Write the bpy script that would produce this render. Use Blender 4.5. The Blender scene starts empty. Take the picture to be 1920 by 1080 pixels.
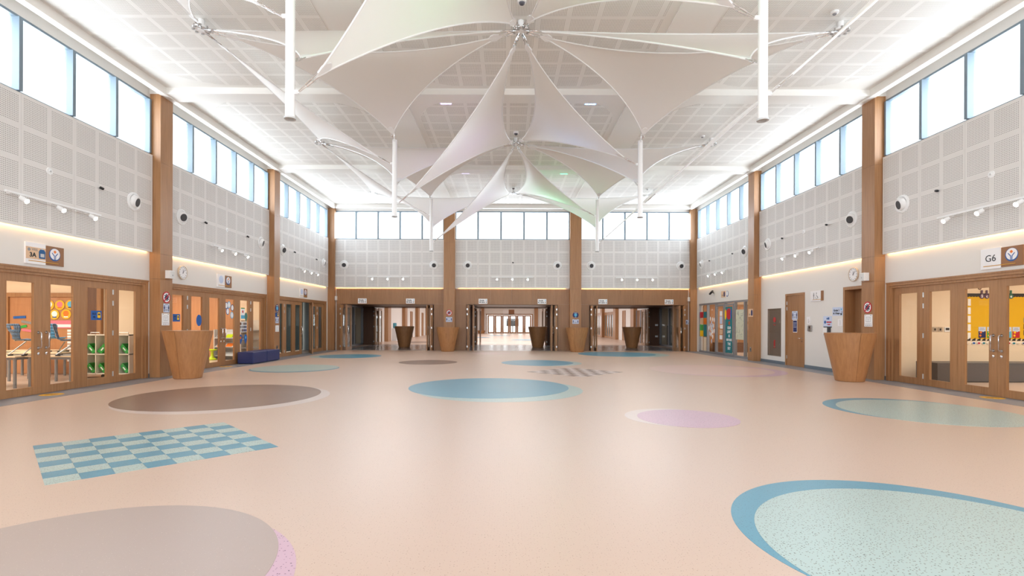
import bpy, bmesh, math, random
from mathutils import Vector, Matrix
random.seed(7)
PI = math.pi
SC = bpy.context.scene
COL = SC.collection

# ------------------------------------------------------------------ camera, world, light, exposure
X0 = 0.26            # centre line of the hall
HW = 9.9             # half width at the lower side walls
YB = 27.7            # back wall
cam = bpy.data.cameras.new('camera')
cam.sensor_width = 36.0
cam.lens = 18.0
cam.shift_x = 8.5 / 1920
cam.shift_y = 65.0 / 1920
cam.clip_end = 300
co = bpy.data.objects.new('camera', cam)
co.matrix_world = Matrix.Translation((0, 0, 1.51)) @ Matrix.Rotation(PI / 2, 4, 'X') @ Matrix.Rotation(0.0033, 4, 'Z')
COL.objects.link(co)
SC.camera = co

world = bpy.data.worlds.new('sky')
SC.world = world
world.use_nodes = True
bg = world.node_tree.nodes['Background']
bg.inputs[0].default_value = (0.90, 0.95, 1.0, 1)
bg.inputs[1].default_value = 1.6

SC.view_settings.view_transform = 'Standard'
SC.view_settings.look = 'None'
SC.view_settings.gamma = 1.0
SC.view_settings.use_curve_mapping = False
SC.view_settings.exposure = 0.52
SC.cycles.max_bounces = 10
SC.cycles.diffuse_bounces = 5
SC.cycles.glossy_bounces = 3
SC.cycles.transmission_bounces = 4
SC.cycles.transparent_max_bounces = 14
SC.cycles.sample_clamp_indirect = 6.0
SC.cycles.caustics_reflective = False
SC.cycles.caustics_refractive = False


def area(name, loc, direction, sx, sy, watts, color=(1, 1, 1), spread=PI):
    l = bpy.data.lights.new(name, 'AREA')
    l.shape = 'RECTANGLE'
    l.size, l.size_y, l.energy, l.color = sx, sy, watts, color
    l.spread = spread
    o = bpy.data.objects.new(name, l)
    o.location = loc
    o.rotation_euler = Vector(direction).to_track_quat('-Z', 'Y').to_euler()
    COL.objects.link(o)
    return o


BAYS = (24.14, 17.40, 10.66)             # bay centres seen
ALLBAYS = BAYS + (3.92, -2.82)
DAY = (0.93, 0.965, 1.0)
WIN_W = 215
for u in ALLBAYS:                        # daylight outside the clerestory windows
    for s in (-1, 1):
        area('daylight_fill', (X0 + s * (HW + 0.55), u, 6.74), (-s, 0, 0.05), 6.2, 1.6, WIN_W, DAY)
for x in (-6.4, X0 + 0.02, 6.95):
    area('daylight_fill', (x, YB + 0.55, 6.74), (0, -1, 0.05), 6.0, 1.6, WIN_W * 0.9, DAY)
    area('daylight_fill', (x, -6.75, 4.6), (0, 1, 0.35), 5.6, 5.4, WIN_W * 1.45, DAY)  # unseen rear panels, added and tilted up to brighten the sails

# ------------------------------------------------------------------ materials
MATS = {}


def mat(name, col, rough=0.5, metal=0.0, spec=0.5, emit=0.0, ecol=None):
    if name in MATS:
        return MATS[name]
    m = bpy.data.materials.new(name)
    m.use_nodes = True
    b = m.node_tree.nodes['Principled BSDF']
    b.inputs['Base Color'].default_value = (*col, 1)
    b.inputs['Roughness'].default_value = rough
    b.inputs['Metallic'].default_value = metal
    b.inputs['Specular IOR Level'].default_value = spec
    if emit:
        b.inputs['Emission Color'].default_value = (*(ecol or col), 1)
        b.inputs['Emission Strength'].default_value = emit
    MATS[name] = m
    return m


def srgb(r, g, b):
    f = lambda c: (c / 255 / 12.92) if c / 255 <= 0.04045 else ((c / 255 + 0.055) / 1.055) ** 2.4
    return (f(r), f(g), f(b))


class NT:
    """tiny helper to wire shader nodes"""
    def __init__(s, m):
        s.t = m.node_tree
        s.b = s.t.nodes.get('Principled BSDF')

    def n(s, typ, **kw):
        x = s.t.nodes.new(typ)
        for k, v in kw.items():
            setattr(x, k, v)
        return x

    def l(s, a, b):
        s.t.links.new(a, b)

    def math(s, op, a, b=None, c=None):
        x = s.n('ShaderNodeMath', operation=op)
        for i, v in enumerate((a, b, c)):
            if v is None:
                continue
            if isinstance(v, (int, float)):
                x.inputs[i].default_value = v
            else:
                s.l(v, x.inputs[i])
        return x.outputs[0]

    def vmath(s, op, a, b=None):
        x = s.n('ShaderNodeVectorMath', operation=op)
        for i, v in enumerate((a, b)):
            if v is None:
                continue
            if isinstance(v, tuple):
                x.inputs[i].default_value = v
            else:
                s.l(v, x.inputs[i])
        return x.outputs[1] if op == 'LENGTH' else x.outputs[0]

    def mix(s, fac, a, b):
        x = s.n('ShaderNodeMix', data_type='RGBA')
        for i, v in ((0, fac), (6, a), (7, b)):
            if isinstance(v, (int, float)):
                x.inputs[i].default_value = v
            elif isinstance(v, tuple):
                x.inputs[i].default_value = (*v, 1)
            else:
                s.l(v, x.inputs[i])
        return x.outputs[2]


def wood(name, c1, c2, grain=(26, 26, 1.1), rough=0.42):
    m = mat(name, c1, rough)
    t = NT(m)
    pos = t.n('ShaderNodeNewGeometry').outputs['Position']
    v = t.vmath('MULTIPLY', pos, grain)
    n = t.n('ShaderNodeTexNoise')
    n.inputs['Scale'].default_value = 1.0
    n.inputs['Detail'].default_value = 4
    n.inputs['Roughness'].default_value = 0.6
    n.inputs['Distortion'].default_value = 0.6
    t.l(v, n.inputs['Vector'])
    v2 = t.vmath('MULTIPLY', pos, (0.9, 0.9, 0.25))
    n2 = t.n('ShaderNodeTexNoise')
    n2.inputs['Scale'].default_value = 1.0
    t.l(v2, n2.inputs['Vector'])
    f = t.math('ADD', t.math('MULTIPLY', n.outputs[0], 0.7), t.math('MULTIPLY', n2.outputs[0], 0.5))
    r = t.n('ShaderNodeMapRange')
    r.inputs[1].default_value = 0.35
    r.inputs[2].default_value = 0.85
    t.l(f, r.inputs[0])
    t.l(t.mix(r.outputs[0], c1, c2), t.b.inputs['Base Color'])
    return m


def fleck(name, col, fc, scale=38, thr=0.13, rough=0.3, fc2=None, dens=0.5):
    m = mat(name, col, rough)
    t = NT(m)
    pos = t.n('ShaderNodeNewGeometry').outputs['Position']
    nz = t.n('ShaderNodeTexNoise')
    nz.inputs['Scale'].default_value = 55
    t.l(pos, nz.inputs['Vector'])
    w = t.vmath('ADD', pos, t.vmath('MULTIPLY', nz.outputs['Color'], (0.02, 0.02, 0)))
    vo = t.n('ShaderNodeTexVoronoi', voronoi_dimensions='2D')
    vo.inputs['Scale'].default_value = scale
    t.l(w, vo.inputs['Vector'])
    hit = t.math('LESS_THAN', vo.outputs['Distance'], thr)
    sel = t.n('ShaderNodeSeparateColor')
    t.l(vo.outputs['Color'], sel.inputs[0])
    on = t.math('MULTIPLY', hit, t.math('LESS_THAN', sel.outputs[0], dens))
    big = t.n('ShaderNodeTexNoise')
    big.inputs['Scale'].default_value = 0.35
    big.inputs['Detail'].default_value = 3
    t.l(pos, big.inputs['Vector'])
    base = t.mix(big.outputs[0], tuple(c * 0.95 for c in col), tuple(min(1, c * 1.05) for c in col))
    fcol = t.mix(sel.outputs[1], fc, fc2 or fc)
    t.l(t.mix(on, base, fcol), t.b.inputs['Base Color'])
    rr = t.n('ShaderNodeMapRange')
    rr.inputs[3].default_value = rough - 0.04
    rr.inputs[4].default_value = rough + 0.06
    t.l(big.outputs[0], rr.inputs[0])
    t.l(rr.outputs[0], t.b.inputs['Roughness'])
    return m


def perforated(name, base, hole, bw, bh, nx, ny, axes, world_space):
    """white board with square fields of round holes; axes picks the two coordinates used"""
    m = mat(name, base, 0.6)
    t = NT(m)
    src = t.n('ShaderNodeNewGeometry').outputs['Position'] if world_space else t.n('ShaderNodeTexCoord').outputs['Object']
    s = t.n('ShaderNodeSeparateXYZ')
    t.l(src, s.inputs[0])
    m0 = None
    d2 = None
    for ax, size, n in ((axes[0], bw, nx), (axes[1], bh, ny)):
        f = t.math('FRACT', t.math('DIVIDE', t.math('ADD', s.outputs[ax], 100 * size), size))
        inside = t.math('LESS_THAN', t.math('ABSOLUTE', t.math('SUBTRACT', f, 0.5)), 0.5 - 0.5 * 0.16)
        m0 = inside if m0 is None else t.math('MULTIPLY', m0, inside)
        g = t.math('SUBTRACT', t.math('FRACT', t.math('MULTIPLY', t.math('SUBTRACT', f, 0.08), n / 0.84)), 0.5)
        g2 = t.math('MULTIPLY', g, g)
        d2 = g2 if d2 is None else t.math('ADD', d2, g2)
    h = t.math('MULTIPLY', m0, t.math('LESS_THAN', d2, 0.27 ** 2))
    t.l(t.mix(h, base, hole), t.b.inputs['Base Color'])
    return m


OAK = wood('oak_veneer', srgb(182, 136, 94), srgb(144, 100, 63))
OAK_D = wood('oak_veneer_dark', srgb(166, 124, 88), srgb(136, 98, 66))
OAK_P = wood('oak_podium', srgb(186, 136, 90), srgb(152, 104, 64), grain=(14, 14, 0.8))
WOOD_IN = wood('veneer_classroom', srgb(192, 140, 98), srgb(168, 114, 76))
BROWN = wood('veneer_brown', srgb(120, 84, 62), srgb(92, 62, 46))
WHITE = mat('white_paint', (0.76, 0.735, 0.705), 0.6)
CREAM = mat('cream_paint', srgb(238, 218, 192), 0.6)
CEIL = mat('ceiling_paint', (0.86, 0.84, 0.80), 0.7)
STEELW = mat('white_metal', (0.86, 0.86, 0.86), 0.3)
ALU = mat('window_aluminium', srgb(118, 134, 146), 0.45, 0.0)
ALU2 = mat('shopfront_aluminium', srgb(150, 152, 158), 0.4, 0.4)
STEEL = mat('brushed_steel', (0.55, 0.55, 0.55), 0.28, 1.0)
CHROME = mat('chrome', (0.75, 0.75, 0.76), 0.15, 1.0)
STAIN = mat('stainless', srgb(150, 140, 130), 0.3, 0.8)
BLACK = mat('black', (0.015, 0.015, 0.017), 0.5)
DGREY = mat('dark_grey', (0.06, 0.06, 0.065), 0.6)
GREY = mat('mid_grey', (0.25, 0.25, 0.26), 0.55)
LGREY = mat('light_grey', (0.55, 0.56, 0.57), 0.5)
NAVY = mat('navy', srgb(22, 36, 96), 0.5)
BLUE = mat('blue', srgb(24, 92, 170), 0.5)
SKYB = mat('sky_blue', srgb(90, 180, 220), 0.5)
RED = mat('red', srgb(190, 30, 50), 0.5)
YEL = mat('yellow', srgb(250, 200, 20), 0.5)
ORANGE = mat('orange', srgb(230, 120, 30), 0.5)
GREEN = mat('green', srgb(40, 160, 70), 0.4)
LIME = mat('lime', srgb(190, 215, 20), 0.4)
TEAL = mat('teal', srgb(10, 120, 130), 0.5)
PINK = mat('pink', srgb(225, 120, 140), 0.5)
PAPER = mat('paper', srgb(244, 244, 246), 0.6)
PALEB = mat('pale_blue', srgb(200, 212, 236), 0.6)
SIGNW = mat('sign_white', srgb(240, 238, 240), 0.4)
SIGNB = mat('sign_brown', srgb(146, 100, 62), 0.45)
SIGNT = mat('sign_tan', srgb(226, 190, 156), 0.5)
GOLD = mat('gold_line', srgb(205, 150, 40), 0.4)
BENCH_B = mat('bench_blue', srgb(38, 50, 104), 0.45)
CHAIRB = mat('chair_blue', srgb(86, 118, 152), 0.4)
CHAIRB2 = mat('chair_light_blue', srgb(90, 160, 210), 0.4)
LEATHER = mat('grey_vinyl', srgb(84, 82, 84), 0.45)
TOPW = mat('table_birch', srgb(236, 214, 182), 0.4)
BAND = fleck('grey_vinyl_border', srgb(128, 130, 138), srgb(90, 92, 100), 60, 0.15, 0.4)
FLOOR = fleck('peach_vinyl', srgb(200, 175, 158), srgb(140, 108, 90), 46, 0.12, 0.33, srgb(196, 164, 146), 0.5)
F_BLUE = fleck('blue_vinyl', srgb(84, 144, 166), srgb(58, 98, 116), 40, 0.12, 0.32)
F_MINT = fleck('mint_vinyl', srgb(168, 188, 184), srgb(52, 40, 34), 40, 0.16, 0.31, srgb(130, 120, 110), 0.75)
F_BROWN = fleck('brown_vinyl', srgb(134, 112, 101), srgb(110, 90, 80), 50, 0.12, 0.3)
F_PALE = fleck('pale_vinyl', srgb(205, 190, 184), srgb(170, 150, 145), 45, 0.12, 0.33)
F_GREY = fleck('greige_vinyl', srgb(170, 153, 145), srgb(200, 188, 180), 48, 0.1, 0.34, srgb(150, 130, 124), 0.4)
F_MAUVE = fleck('mauve_vinyl', srgb(196, 162, 178), srgb(60, 50, 70), 34, 0.14, 0.33, srgb(150, 110, 130), 0.6)
F_PINK = fleck('pink_vinyl', srgb(210, 180, 170), srgb(180, 150, 145), 45, 0.12, 0.33)
PERF_W = perforated('perforated_wall_board', (0.765, 0.74, 0.72), (0.28, 0.26, 0.25), 0.62, 0.65, 15, 15, (0, 2), False)
PERF_C = perforated('perforated_ceiling_board', (0.87, 0.85, 0.81), (0.42, 0.39, 0.34), 0.62, 0.62, 16, 16, (0, 1), True)
LED = mat('led_warm', (1, 0.75, 0.45), 0.5, emit=3, ecol=(1, 0.62, 0.25))
BULB = mat('lamp_lens', (1, 0.9, 0.75), 0.5, emit=30, ecol=(1, 0.86, 0.68))


def glass(name, tint=(0.97, 0.985, 0.98), gl=1.0):
    m = bpy.data.materials.new(name)
    m.use_nodes = True
    t = m.node_tree
    t.nodes.clear()
    o = t.nodes.new('ShaderNodeOutputMaterial')
    mx = t.nodes.new('ShaderNodeMixShader')
    tr = t.nodes.new('ShaderNodeBsdfTransparent')
    tr.inputs[0].default_value = (*tint, 1)
    g = t.nodes.new('ShaderNodeBsdfGlossy')
    g.inputs['Roughness'].default_value = 0.02
    f = t.nodes.new('ShaderNodeLayerWeight')          # symmetric, so the back face of the pane behaves like the front
    f.inputs[0].default_value = 0.5
    p = t.nodes.new('ShaderNodeMath')
    p.operation = 'POWER'
    p.inputs[1].default_value = 5.0
    q = t.nodes.new('ShaderNodeMath')
    q.operation = 'MULTIPLY_ADD'
    q.inputs[1].default_value = 0.45
    q.inputs[2].default_value = 0.025
    t.links.new(f.outputs['Facing'], p.inputs[0])
    t.links.new(p.outputs[0], q.inputs[0])
    t.links.new(q.outputs[0], mx.inputs[0])
    t.links.new(tr.outputs[0], mx.inputs[1])
    t.links.new(g.outputs[0], mx.inputs[2])
    t.links.new(mx.outputs[0], o.inputs[0])
    return m


GLASS = glass('clear_glass')


def translucent(name, col, tfac, kind='ShaderNodeBsdfTranslucent', rough=0.45, bump=0.0):
    m = bpy.data.materials.new(name)
    m.use_nodes = True
    t = m.node_tree
    b = t.nodes['Principled BSDF']
    b.inputs['Base Color'].default_value = (*col, 1)
    b.inputs['Roughness'].default_value = rough
    o = t.nodes['Material Output']
    mx = t.nodes.new('ShaderNodeMixShader')
    mx.inputs[0].default_value = tfac
    tr = t.nodes.new(kind)
    tr.inputs[0].default_value = (*col, 1)
    if bump:
        n = t.nodes.new('ShaderNodeTexNoise')
        n.inputs['Scale'].default_value = 1.3
        n.inputs['Detail'].default_value = 2
        bp = t.nodes.new('ShaderNodeBump')
        bp.inputs['Strength'].default_value = bump
        bp.inputs['Distance'].default_value = 0.25
        t.links.new(n.outputs[0], bp.inputs['Height'])
        t.links.new(bp.outputs[0], b.inputs['Normal'])
    t.links.new(b.outputs[0], mx.inputs[1])
    t.links.new(tr.outputs[0], mx.inputs[2])
    t.links.new(mx.outputs[0], o.inputs[0])
    return m


FROST = translucent('frosted_pane', (0.93, 0.96, 0.98), 0.86, 'ShaderNodeBsdfTransparent', 0.15)
SAIL = translucent('sail_membrane', (0.93, 0.905, 0.88), 0.45, rough=0.38, bump=0.12)
BLIND = translucent('teal_blind', srgb(120, 140, 145), 0.3)

# ------------------------------------------------------------------ mesh helpers


class MB:
    def __init__(s):
        s.v, s.f, s.m = [], [], []

    def face(s, pts, m=0):
        k = len(s.v)
        s.v += [tuple(p) for p in pts]
        s.f.append(tuple(range(k, k + len(pts))))
        s.m.append(m)
        return s

    def box(s, x0, x1, y0, y1, z0, z1, m=0):
        k = len(s.v)
        s.v += [(x, y, z) for x in (x0, x1) for y in (y0, y1) for z in (z0, z1)]
        for q in ((0, 1, 3, 2), (4, 6, 7, 5), (0, 4, 5, 1), (2, 3, 7, 6), (0, 2, 6, 4), (1, 5, 7, 3)):
            s.f.append(tuple(k + i for i in q))
            s.m.append(m)
        return s

    def ring(s, rings, m=0, cap=True, closed=True):
        k = len(s.v)
        n = len(rings[0])
        for r in rings:
            s.v += [tuple(p) for p in r]
        for a in range(len(rings) - 1):
            for i in range(n if closed else n - 1):
                j = (i + 1) % n
                s.f.append((k + a * n + i, k + a * n + j, k + (a + 1) * n + j, k + (a + 1) * n + i))
                s.m.append(m)
        if cap:
            s.f.append(tuple(k + i for i in reversed(range(n))))
            s.m.append(m)
            b = k + (len(rings) - 1) * n
            s.f.append(tuple(b + i for i in range(n)))
            s.m.append(m)
        return s

    def tube(s, pts, r, seg=8, m=0, cap=True):
        pts = [Vector(p) for p in pts]
        rs = r if isinstance(r, (list, tuple)) else [r] * len(pts)
        rings = []
        up = None
        for i, p in enumerate(pts):
            d = (pts[min(i + 1, len(pts) - 1)] - pts[max(i - 1, 0)]).normalized()
            if up is None:
                up = Vector((0, 0, 1)) if abs(d.z) < 0.9 else Vector((1, 0, 0))
            a = d.cross(up).normalized()
            b = a.cross(d)
            up = b
            rings.append([p + (a * math.cos(t) + b * math.sin(t)) * rs[i] for t in (2 * PI * k / seg for k in range(seg))])
        return s.ring(rings, m, cap)

    def lathe(s, prof, seg=24, c=(0, 0, 0), axis='Z', m=0):
        rings = []
        for r, h in prof:
            q = []
            for k in range(seg):
                a = 2 * PI * k / seg
                x, y = r * math.cos(a), r * math.sin(a)
                if axis == 'Z':
                    q.append((c[0] + x, c[1] + y, c[2] + h))
                else:                                   # axis -Y (towards the viewer)
                    q.append((c[0] + x, c[1] - h, c[2] + y))
            rings.append(q)
        return s.ring(rings, m)

    def prism(s, pts, y0, y1, m=0):
        """polygon in x,z extruded along y"""
        return s.ring([[(x, y1, z) for x, z in pts], [(x, y0, z) for x, z in pts]], m)

    def prismz(s, pts, z0, z1, m=0):
        return s.ring([[(x, y, z0) for x, y in pts], [(x, y, z1) for x, y in pts]], m)

    def mesh(s, name, mats, smooth=False):
        me = bpy.data.meshes.new(name)
        me.from_pydata(s.v, [], s.f)
        for x in (mats if isinstance(mats, (list, tuple)) else [mats]):
            me.materials.append(x)
        me.polygons.foreach_set('material_index', s.m)
        if smooth:
            me.polygons.foreach_set('use_smooth', [True] * len(me.polygons))
            me.set_sharp_from_angle(angle=0.7)
        me.update()
        return me

    def build(s, name, mats, parent=None, loc=(0, 0, 0), rz=0, smooth=False):
        return put(name, s.mesh(name, mats, smooth), parent, loc, rz)


def put(name, me, parent=None, loc=(0, 0, 0), rz=0):
    o = bpy.data.objects.new(name, me)
    o.location = loc
    o.rotation_euler = (0, 0, rz)
    if parent:
        o.parent = parent
    COL.objects.link(o)
    return o


def tag(o, label, cat=None, group=None, kind=None):
    if label:
        o['label'] = label
    if cat:
        o['category'] = cat
    if group:
        o['group'] = group
    if kind:
        o['kind'] = kind
    return o


def thing(name, label, cat, loc=(0, 0, 0), rz=0, group=None, kind=None):
    o = bpy.data.objects.new(name, None)
    o.empty_display_size = 0.2
    o.location = loc
    o.rotation_euler = (0, 0, rz)
    COL.objects.link(o)
    return tag(o, label, cat, group, kind)


def wl(side, u, z=0.0, d=0.0):
    """point on a wall: side L / R / B, u along it (world y or x), d out into the hall; returns location, rotation"""
    if side == 'L':
        return (X0 - HW + d, u, z), PI / 2
    if side == 'R':
        return (X0 + HW - d, u, z), -PI / 2
    return (u, YB - d, z), 0.0


TEXTS = []


def txt(body, size, parent, x, z, y=-0.012, m=None, align='CENTER', name='lettering', bold=0.0):
    c = bpy.data.curves.new(name, 'FONT')
    c.body = body
    c.size = size
    c.align_x = align
    c.align_y = 'CENTER'
    c.extrude = 0.001
    c.offset = bold
    c.resolution_u = 3
    c.materials.append(m or BLACK)
    o = bpy.data.objects.new(name, c)
    o.location = (x, y, z)
    o.rotation_euler = (PI / 2, 0, 0)
    o.parent = parent
    COL.objects.link(o)
    TEXTS.append(o)
    return o


def circ(r, n=24, cx=0, cz=0, rx=None):
    return [(cx + (rx or r) * math.cos(2 * PI * k / n), cz + r * math.sin(2 * PI * k / n)) for k in range(n)]


# ------------------------------------------------------------------ floor
floor = MB().box(-18.5, 18.5, -6.4, 74, -0.12, 0).build('floor', FLOOR)
tag(floor, 'peach speckled vinyl floor of the hall and the rooms around it', 'floor', kind='structure')


def disc(cx, cy, r, m, top, label=None):
    pts = [(r * math.cos(2 * PI * k / 96), r * math.sin(2 * PI * k / 96)) for k in range(96)]
    o = MB().prismz(pts, 0, top).build('floor_inlay', m, floor, (cx, cy, 0))
    if label:
        o['label'] = label


def pair(lo, hi, l1, l2):
    disc(*lo, 0.0015, l1)
    disc(*hi, 0.003, l2)


pair((3.05, 3.59, 1.355, F_BLUE), (3.08, 3.385, 1.30, F_MINT), 'blue crescent behind a mint circle in the floor', 'large mint speckled circle in the floor')
pair((7.16, 9.04, 1.36, F_BLUE), (7.27, 8.85, 1.34, F_MINT), 'blue crescent around a mint circle by the G6 doors', 'mint circle by the G6 doors')
pair((2.70, 8.24, 0.79, F_PALE), (2.87, 8.16, 0.775, F_MAUVE), 'pale edge of the small mauve circle', 'small mauve circle')
pair((-0.17, 11.58, 1.86, F_MINT), (-0.43, 12.03, 1.86, F_BLUE), 'mint crescent under the central blue circle', 'central blue circle')
pair((-5.55, 10.22, 1.90, F_PALE), (-5.77, 10.43, 1.86, F_BROWN), 'pale rim of the brown circle', 'large brown circle')
pair((-2.51, 2.74, 1.28, F_MAUVE), (-2.69, 2.94, 1.26, F_GREY), 'mauve crescent beside a greige circle', 'large greige circle')
pair((-6.88, 16.62, 1.36, F_BLUE), (-6.95, 16.82, 1.33, F_MINT), 'blue edge of the mint circle by the bench', 'mint circle by the blue bench')
pair((-7.35, 22.6, 1.30, F_MINT), (-6.97, 22.76, 1.33, F_BLUE), 'mint crescent of a far blue circle', 'far blue circle')
pair((1.42, 19.2, 1.36, F_MINT), (1.13, 19.32, 1.35, F_BLUE), 'mint crescent behind the small checkerboard', 'blue circle behind the small checkerboard')
pair((5.85, 24.6, 1.85, F_MINT), (5.29, 24.85, 1.85, F_BLUE), 'mint crescent before the opening', 'blue circle before the opening')
pair((6.75, 16.50, 2.02, F_MAUVE), (6.56, 16.60, 1.88, F_PINK), 'mauve crescent around a faint pink circle', 'faint pink circle')
disc(-3.00, 19.43, 1.10, F_BROWN, 0.002, 'small brown circle')
disc(-0.77, 25.2, 1.0, F_PINK, 0.002, 'faint pink circle before the middle opening')


def checker(cx, cy, side, n, ma, mb, ang):
    q = side / n
    me = [MB().box(-q / 2 + 0.001, q / 2 - 0.001, -q / 2 + 0.001, q / 2 - 0.001, 0, 0.003).mesh('checker_tile', x) for x in (ma, mb)]
    c, s = math.cos(ang), math.sin(ang)
    for i in range(n):
        for j in range(n):
            if (i + j) % 2 and mb is None:
                continue
            x, y = (i - (n - 1) / 2) * q, (j - (n - 1) / 2) * q
            put('checker_tile', me[(i + j) % 2], floor, (cx + x * c - y * s, cy + x * s + y * c, 0), ang)


checker(-4.25, 6.19, 2.10, 8, F_MINT, F_BLUE, PI / 4)
checker(2.08, 15.75, 2.10, 8, F_PALE, F_BROWN, PI / 4)
b = MB()
for s in (-1, 1):
    b.box(*sorted((X0 + s * 9.2, X0 + s * 10.1)), -6.2, YB, 0, 0.0025)
o = b.build('border_strip', BAND, floor)
o['label'] = 'grey vinyl border along the side walls'
o = MB().box(X0 - 9.2, X0 + 9.2, YB - 0.12, 34.6, 0, 0.0022).build('vestibule_strip', fleck('passage_vinyl', srgb(150, 150, 154), srgb(120, 120, 126), 60, 0.15, 0.2), floor)
o['label'] = 'grey vinyl of the passage behind the openings'
# hall beyond: a few circles too
for cx, cy, r, m in ((1.9, 45, 1.6, F_BLUE), (-3.5, 52, 1.8, F_BLUE), (-6.5, 39, 1.7, F_BROWN), (6.2, 50, 1.8, F_BROWN), (-1, 60, 1.5, F_BLUE)):
    disc(cx, cy, r, m, 0.002)

# ------------------------------------------------------------------ ceiling
ceil = MB().box(X0 - 10.2, X0 + 10.2, -6.4, YB + 0.3, 7.8, 8.0).build('ceiling', CEIL)
tag(ceil, 'white flat ceiling of the hall with fields of perforated board', 'ceiling', kind='structure')


def rrect(x0, x1, y0, y1, r, n=10):
    p = []
    for cx, cy, a in ((x1 - r, y1 - r, 0), (x0 + r, y1 - r, 90), (x0 + r, y0 + r, 180), (x1 - r, y0 + r, 270)):
        for k in range(n + 1):
            t = math.radians(a + 90 * k / n)
            p.append((cx + r * math.cos(t), cy + r * math.sin(t)))
    return p


for u in ALLBAYS:
    for x0, x1, r in ((-9.42, -4.15, 2.0), (-2.95, 2.95, 1.5), (4.15, 9.42, 2.0)):
        MB().prismz(rrect(X0 + x0, X0 + x1, u - 2.95, u + 2.95, r), 7.793, 7.81).build('perforated_field', PERF_C, ceil)
b = MB()
for s in (-1, 1):
    b.box(*sorted((X0 + s * 3.15, X0 + s * 3.98)), -6, YB, 7.755, 7.805)
b.build('ceiling_band', CEIL, ceil)
bulk = MB()
for s in (-1, 1):
    bulk.box(*sorted((X0 + s * 9.45, X0 + s * 9.62)), -6.2, YB - 0.28, 7.60, 7.80)
bulk.box(X0 - 9.5, X0 + 9.5, YB - 0.45, YB - 0.28, 7.60, 7.80)
o = bulk.build('curtain_pocket', CEIL, ceil)
o['label'] = 'white upstand along the clerestory windows'
for i, (u, w) in enumerate(((20.77, 'far'), (14.03, 'middle'), (7.29, 'near'), (0.55, None), (-6.1, None))):
    o = MB().box(X0 - 9.9, X0 + 9.9, u - 0.27, u + 0.27, 7.635, 7.80).build('ceiling_beam', CEIL)
    tag(o, {'far': 'white beam over the columns by the blue bench', 'middle': 'white beam over the columns carrying the clocks',
            'near': 'white beam above the two large hanging masts'}.get(w, 'white beam behind the camera, %s of two' % ('first' if u > 0 else 'second')), 'beam', 'ceiling beams', 'structure')

# ------------------------------------------------------------------ walls
CW = 0.27          # half column zone


def grid_wall(mb, u0, u1, z0, z1, y0, y1, holes, f):
    us = sorted({u0, u1, *[h[0] for h in holes], *[h[1] for h in holes]})
    zs = sorted({z0, z1, *[h[2] for h in holes], *[h[3] for h in holes]})
    us = [x for x in us if u0 <= x <= u1]
    zs = [x for x in zs if z0 <= x <= z1]
    for a, b_ in zip(us, us[1:]):
        run = None
        for c, d in zip(zs, zs[1:]):
            um, zm = (a + b_) / 2, (c + d) / 2
            solid = not any(h[0] < um < h[1] and h[2] < zm < h[3] for h in holes)
            if solid:
                run = (run[0], d) if run else (c, d)
            if (not solid or d == zs[-1]) and run:
                f(mb, a, b_, y0, y1, *run)
                run = None


SILL, HEAD = 5.98, 7.52
SIDE_HOLES = {'L': [], 'R': []}
for u in ALLBAYS:
    for s in 'LR':
        SIDE_HOLES[s].append((u - 3.09, u + 3.09, SILL, HEAD))
for u in BAYS:
    SIDE_HOLES['L'].append((u - 3.04, u + 3.04, -1, 2.60))
SIDE_HOLES['R'] += [(10.66 - 3.04, 10.66 + 3.04, -1, 2.60), (21.10, 27.20, -1, 2.53), (17.50, 18.70, -1, 2.585), (14.40, 15.46, -1, 2.61), (19.01, 19.98, 0.28, 2.08)]
WALLS = {}
for s, nm in (('L', 'left'), ('R', 'right')):
    mb = MB()
    sg = -1 if s == 'L' else 1
    grid_wall(mb, -6.4, YB + 0.3, 0, 7.8, HW, HW + 0.22, SIDE_HOLES[s],
              lambda m_, a, b_, y0, y1, c, d: m_.box(*sorted((X0 + sg * y0, X0 + sg * y1)), a, b_, c, d))
    w = mb.build('wall_' + nm, WHITE)
    tag(w, 'white side wall with %s' % ('three sets of wooden classroom doors' if s == 'L' else 'the steel hose cabinet and the aluminium shopfront'), 'wall', kind='structure')
    WALLS[s] = w
BX = [(-9.37, -3.43), (-2.84, 3.35), (3.93, 9.90)]           # back bays (clear)
OP = [(-9.02, -3.98), (-2.22, 2.72), (4.42, 9.58)]           # openings
mb = MB()
grid_wall(mb, X0 - HW - 0.2, X0 + HW + 0.2, 0, 7.8, YB, YB + 0.25,
          [(a, b_, SILL, HEAD) for a, b_ in BX] + [(a, b_, -1, 2.50) for a, b_ in OP],
          lambda m_, a, b_, y0, y1, c, d: m_.box(a, b_, y0, y1, c, d))
WALLS['B'] = tag(mb.build('wall_back', WHITE), 'end wall with three wide openings below white perforated boards', 'wall', kind='structure')
mb = MB()
grid_wall(mb, X0 - HW - 0.2, X0 + HW + 0.2, 0, 7.8, -6.4, -6.2,
          [(x - 2.8, x + 2.8, 2.0, 7.2) for x in (-6.4, X0 + 0.02, 6.95)],
          lambda m_, a, b_, y0, y1, c, d: m_.box(a, b_, y0, y1, c, d))
tag(mb.build('wall_front', WHITE), 'white wall behind the viewer with three tall openings added for light', 'wall', kind='structure')  # unseen rear openings added to let the fill light in

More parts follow.
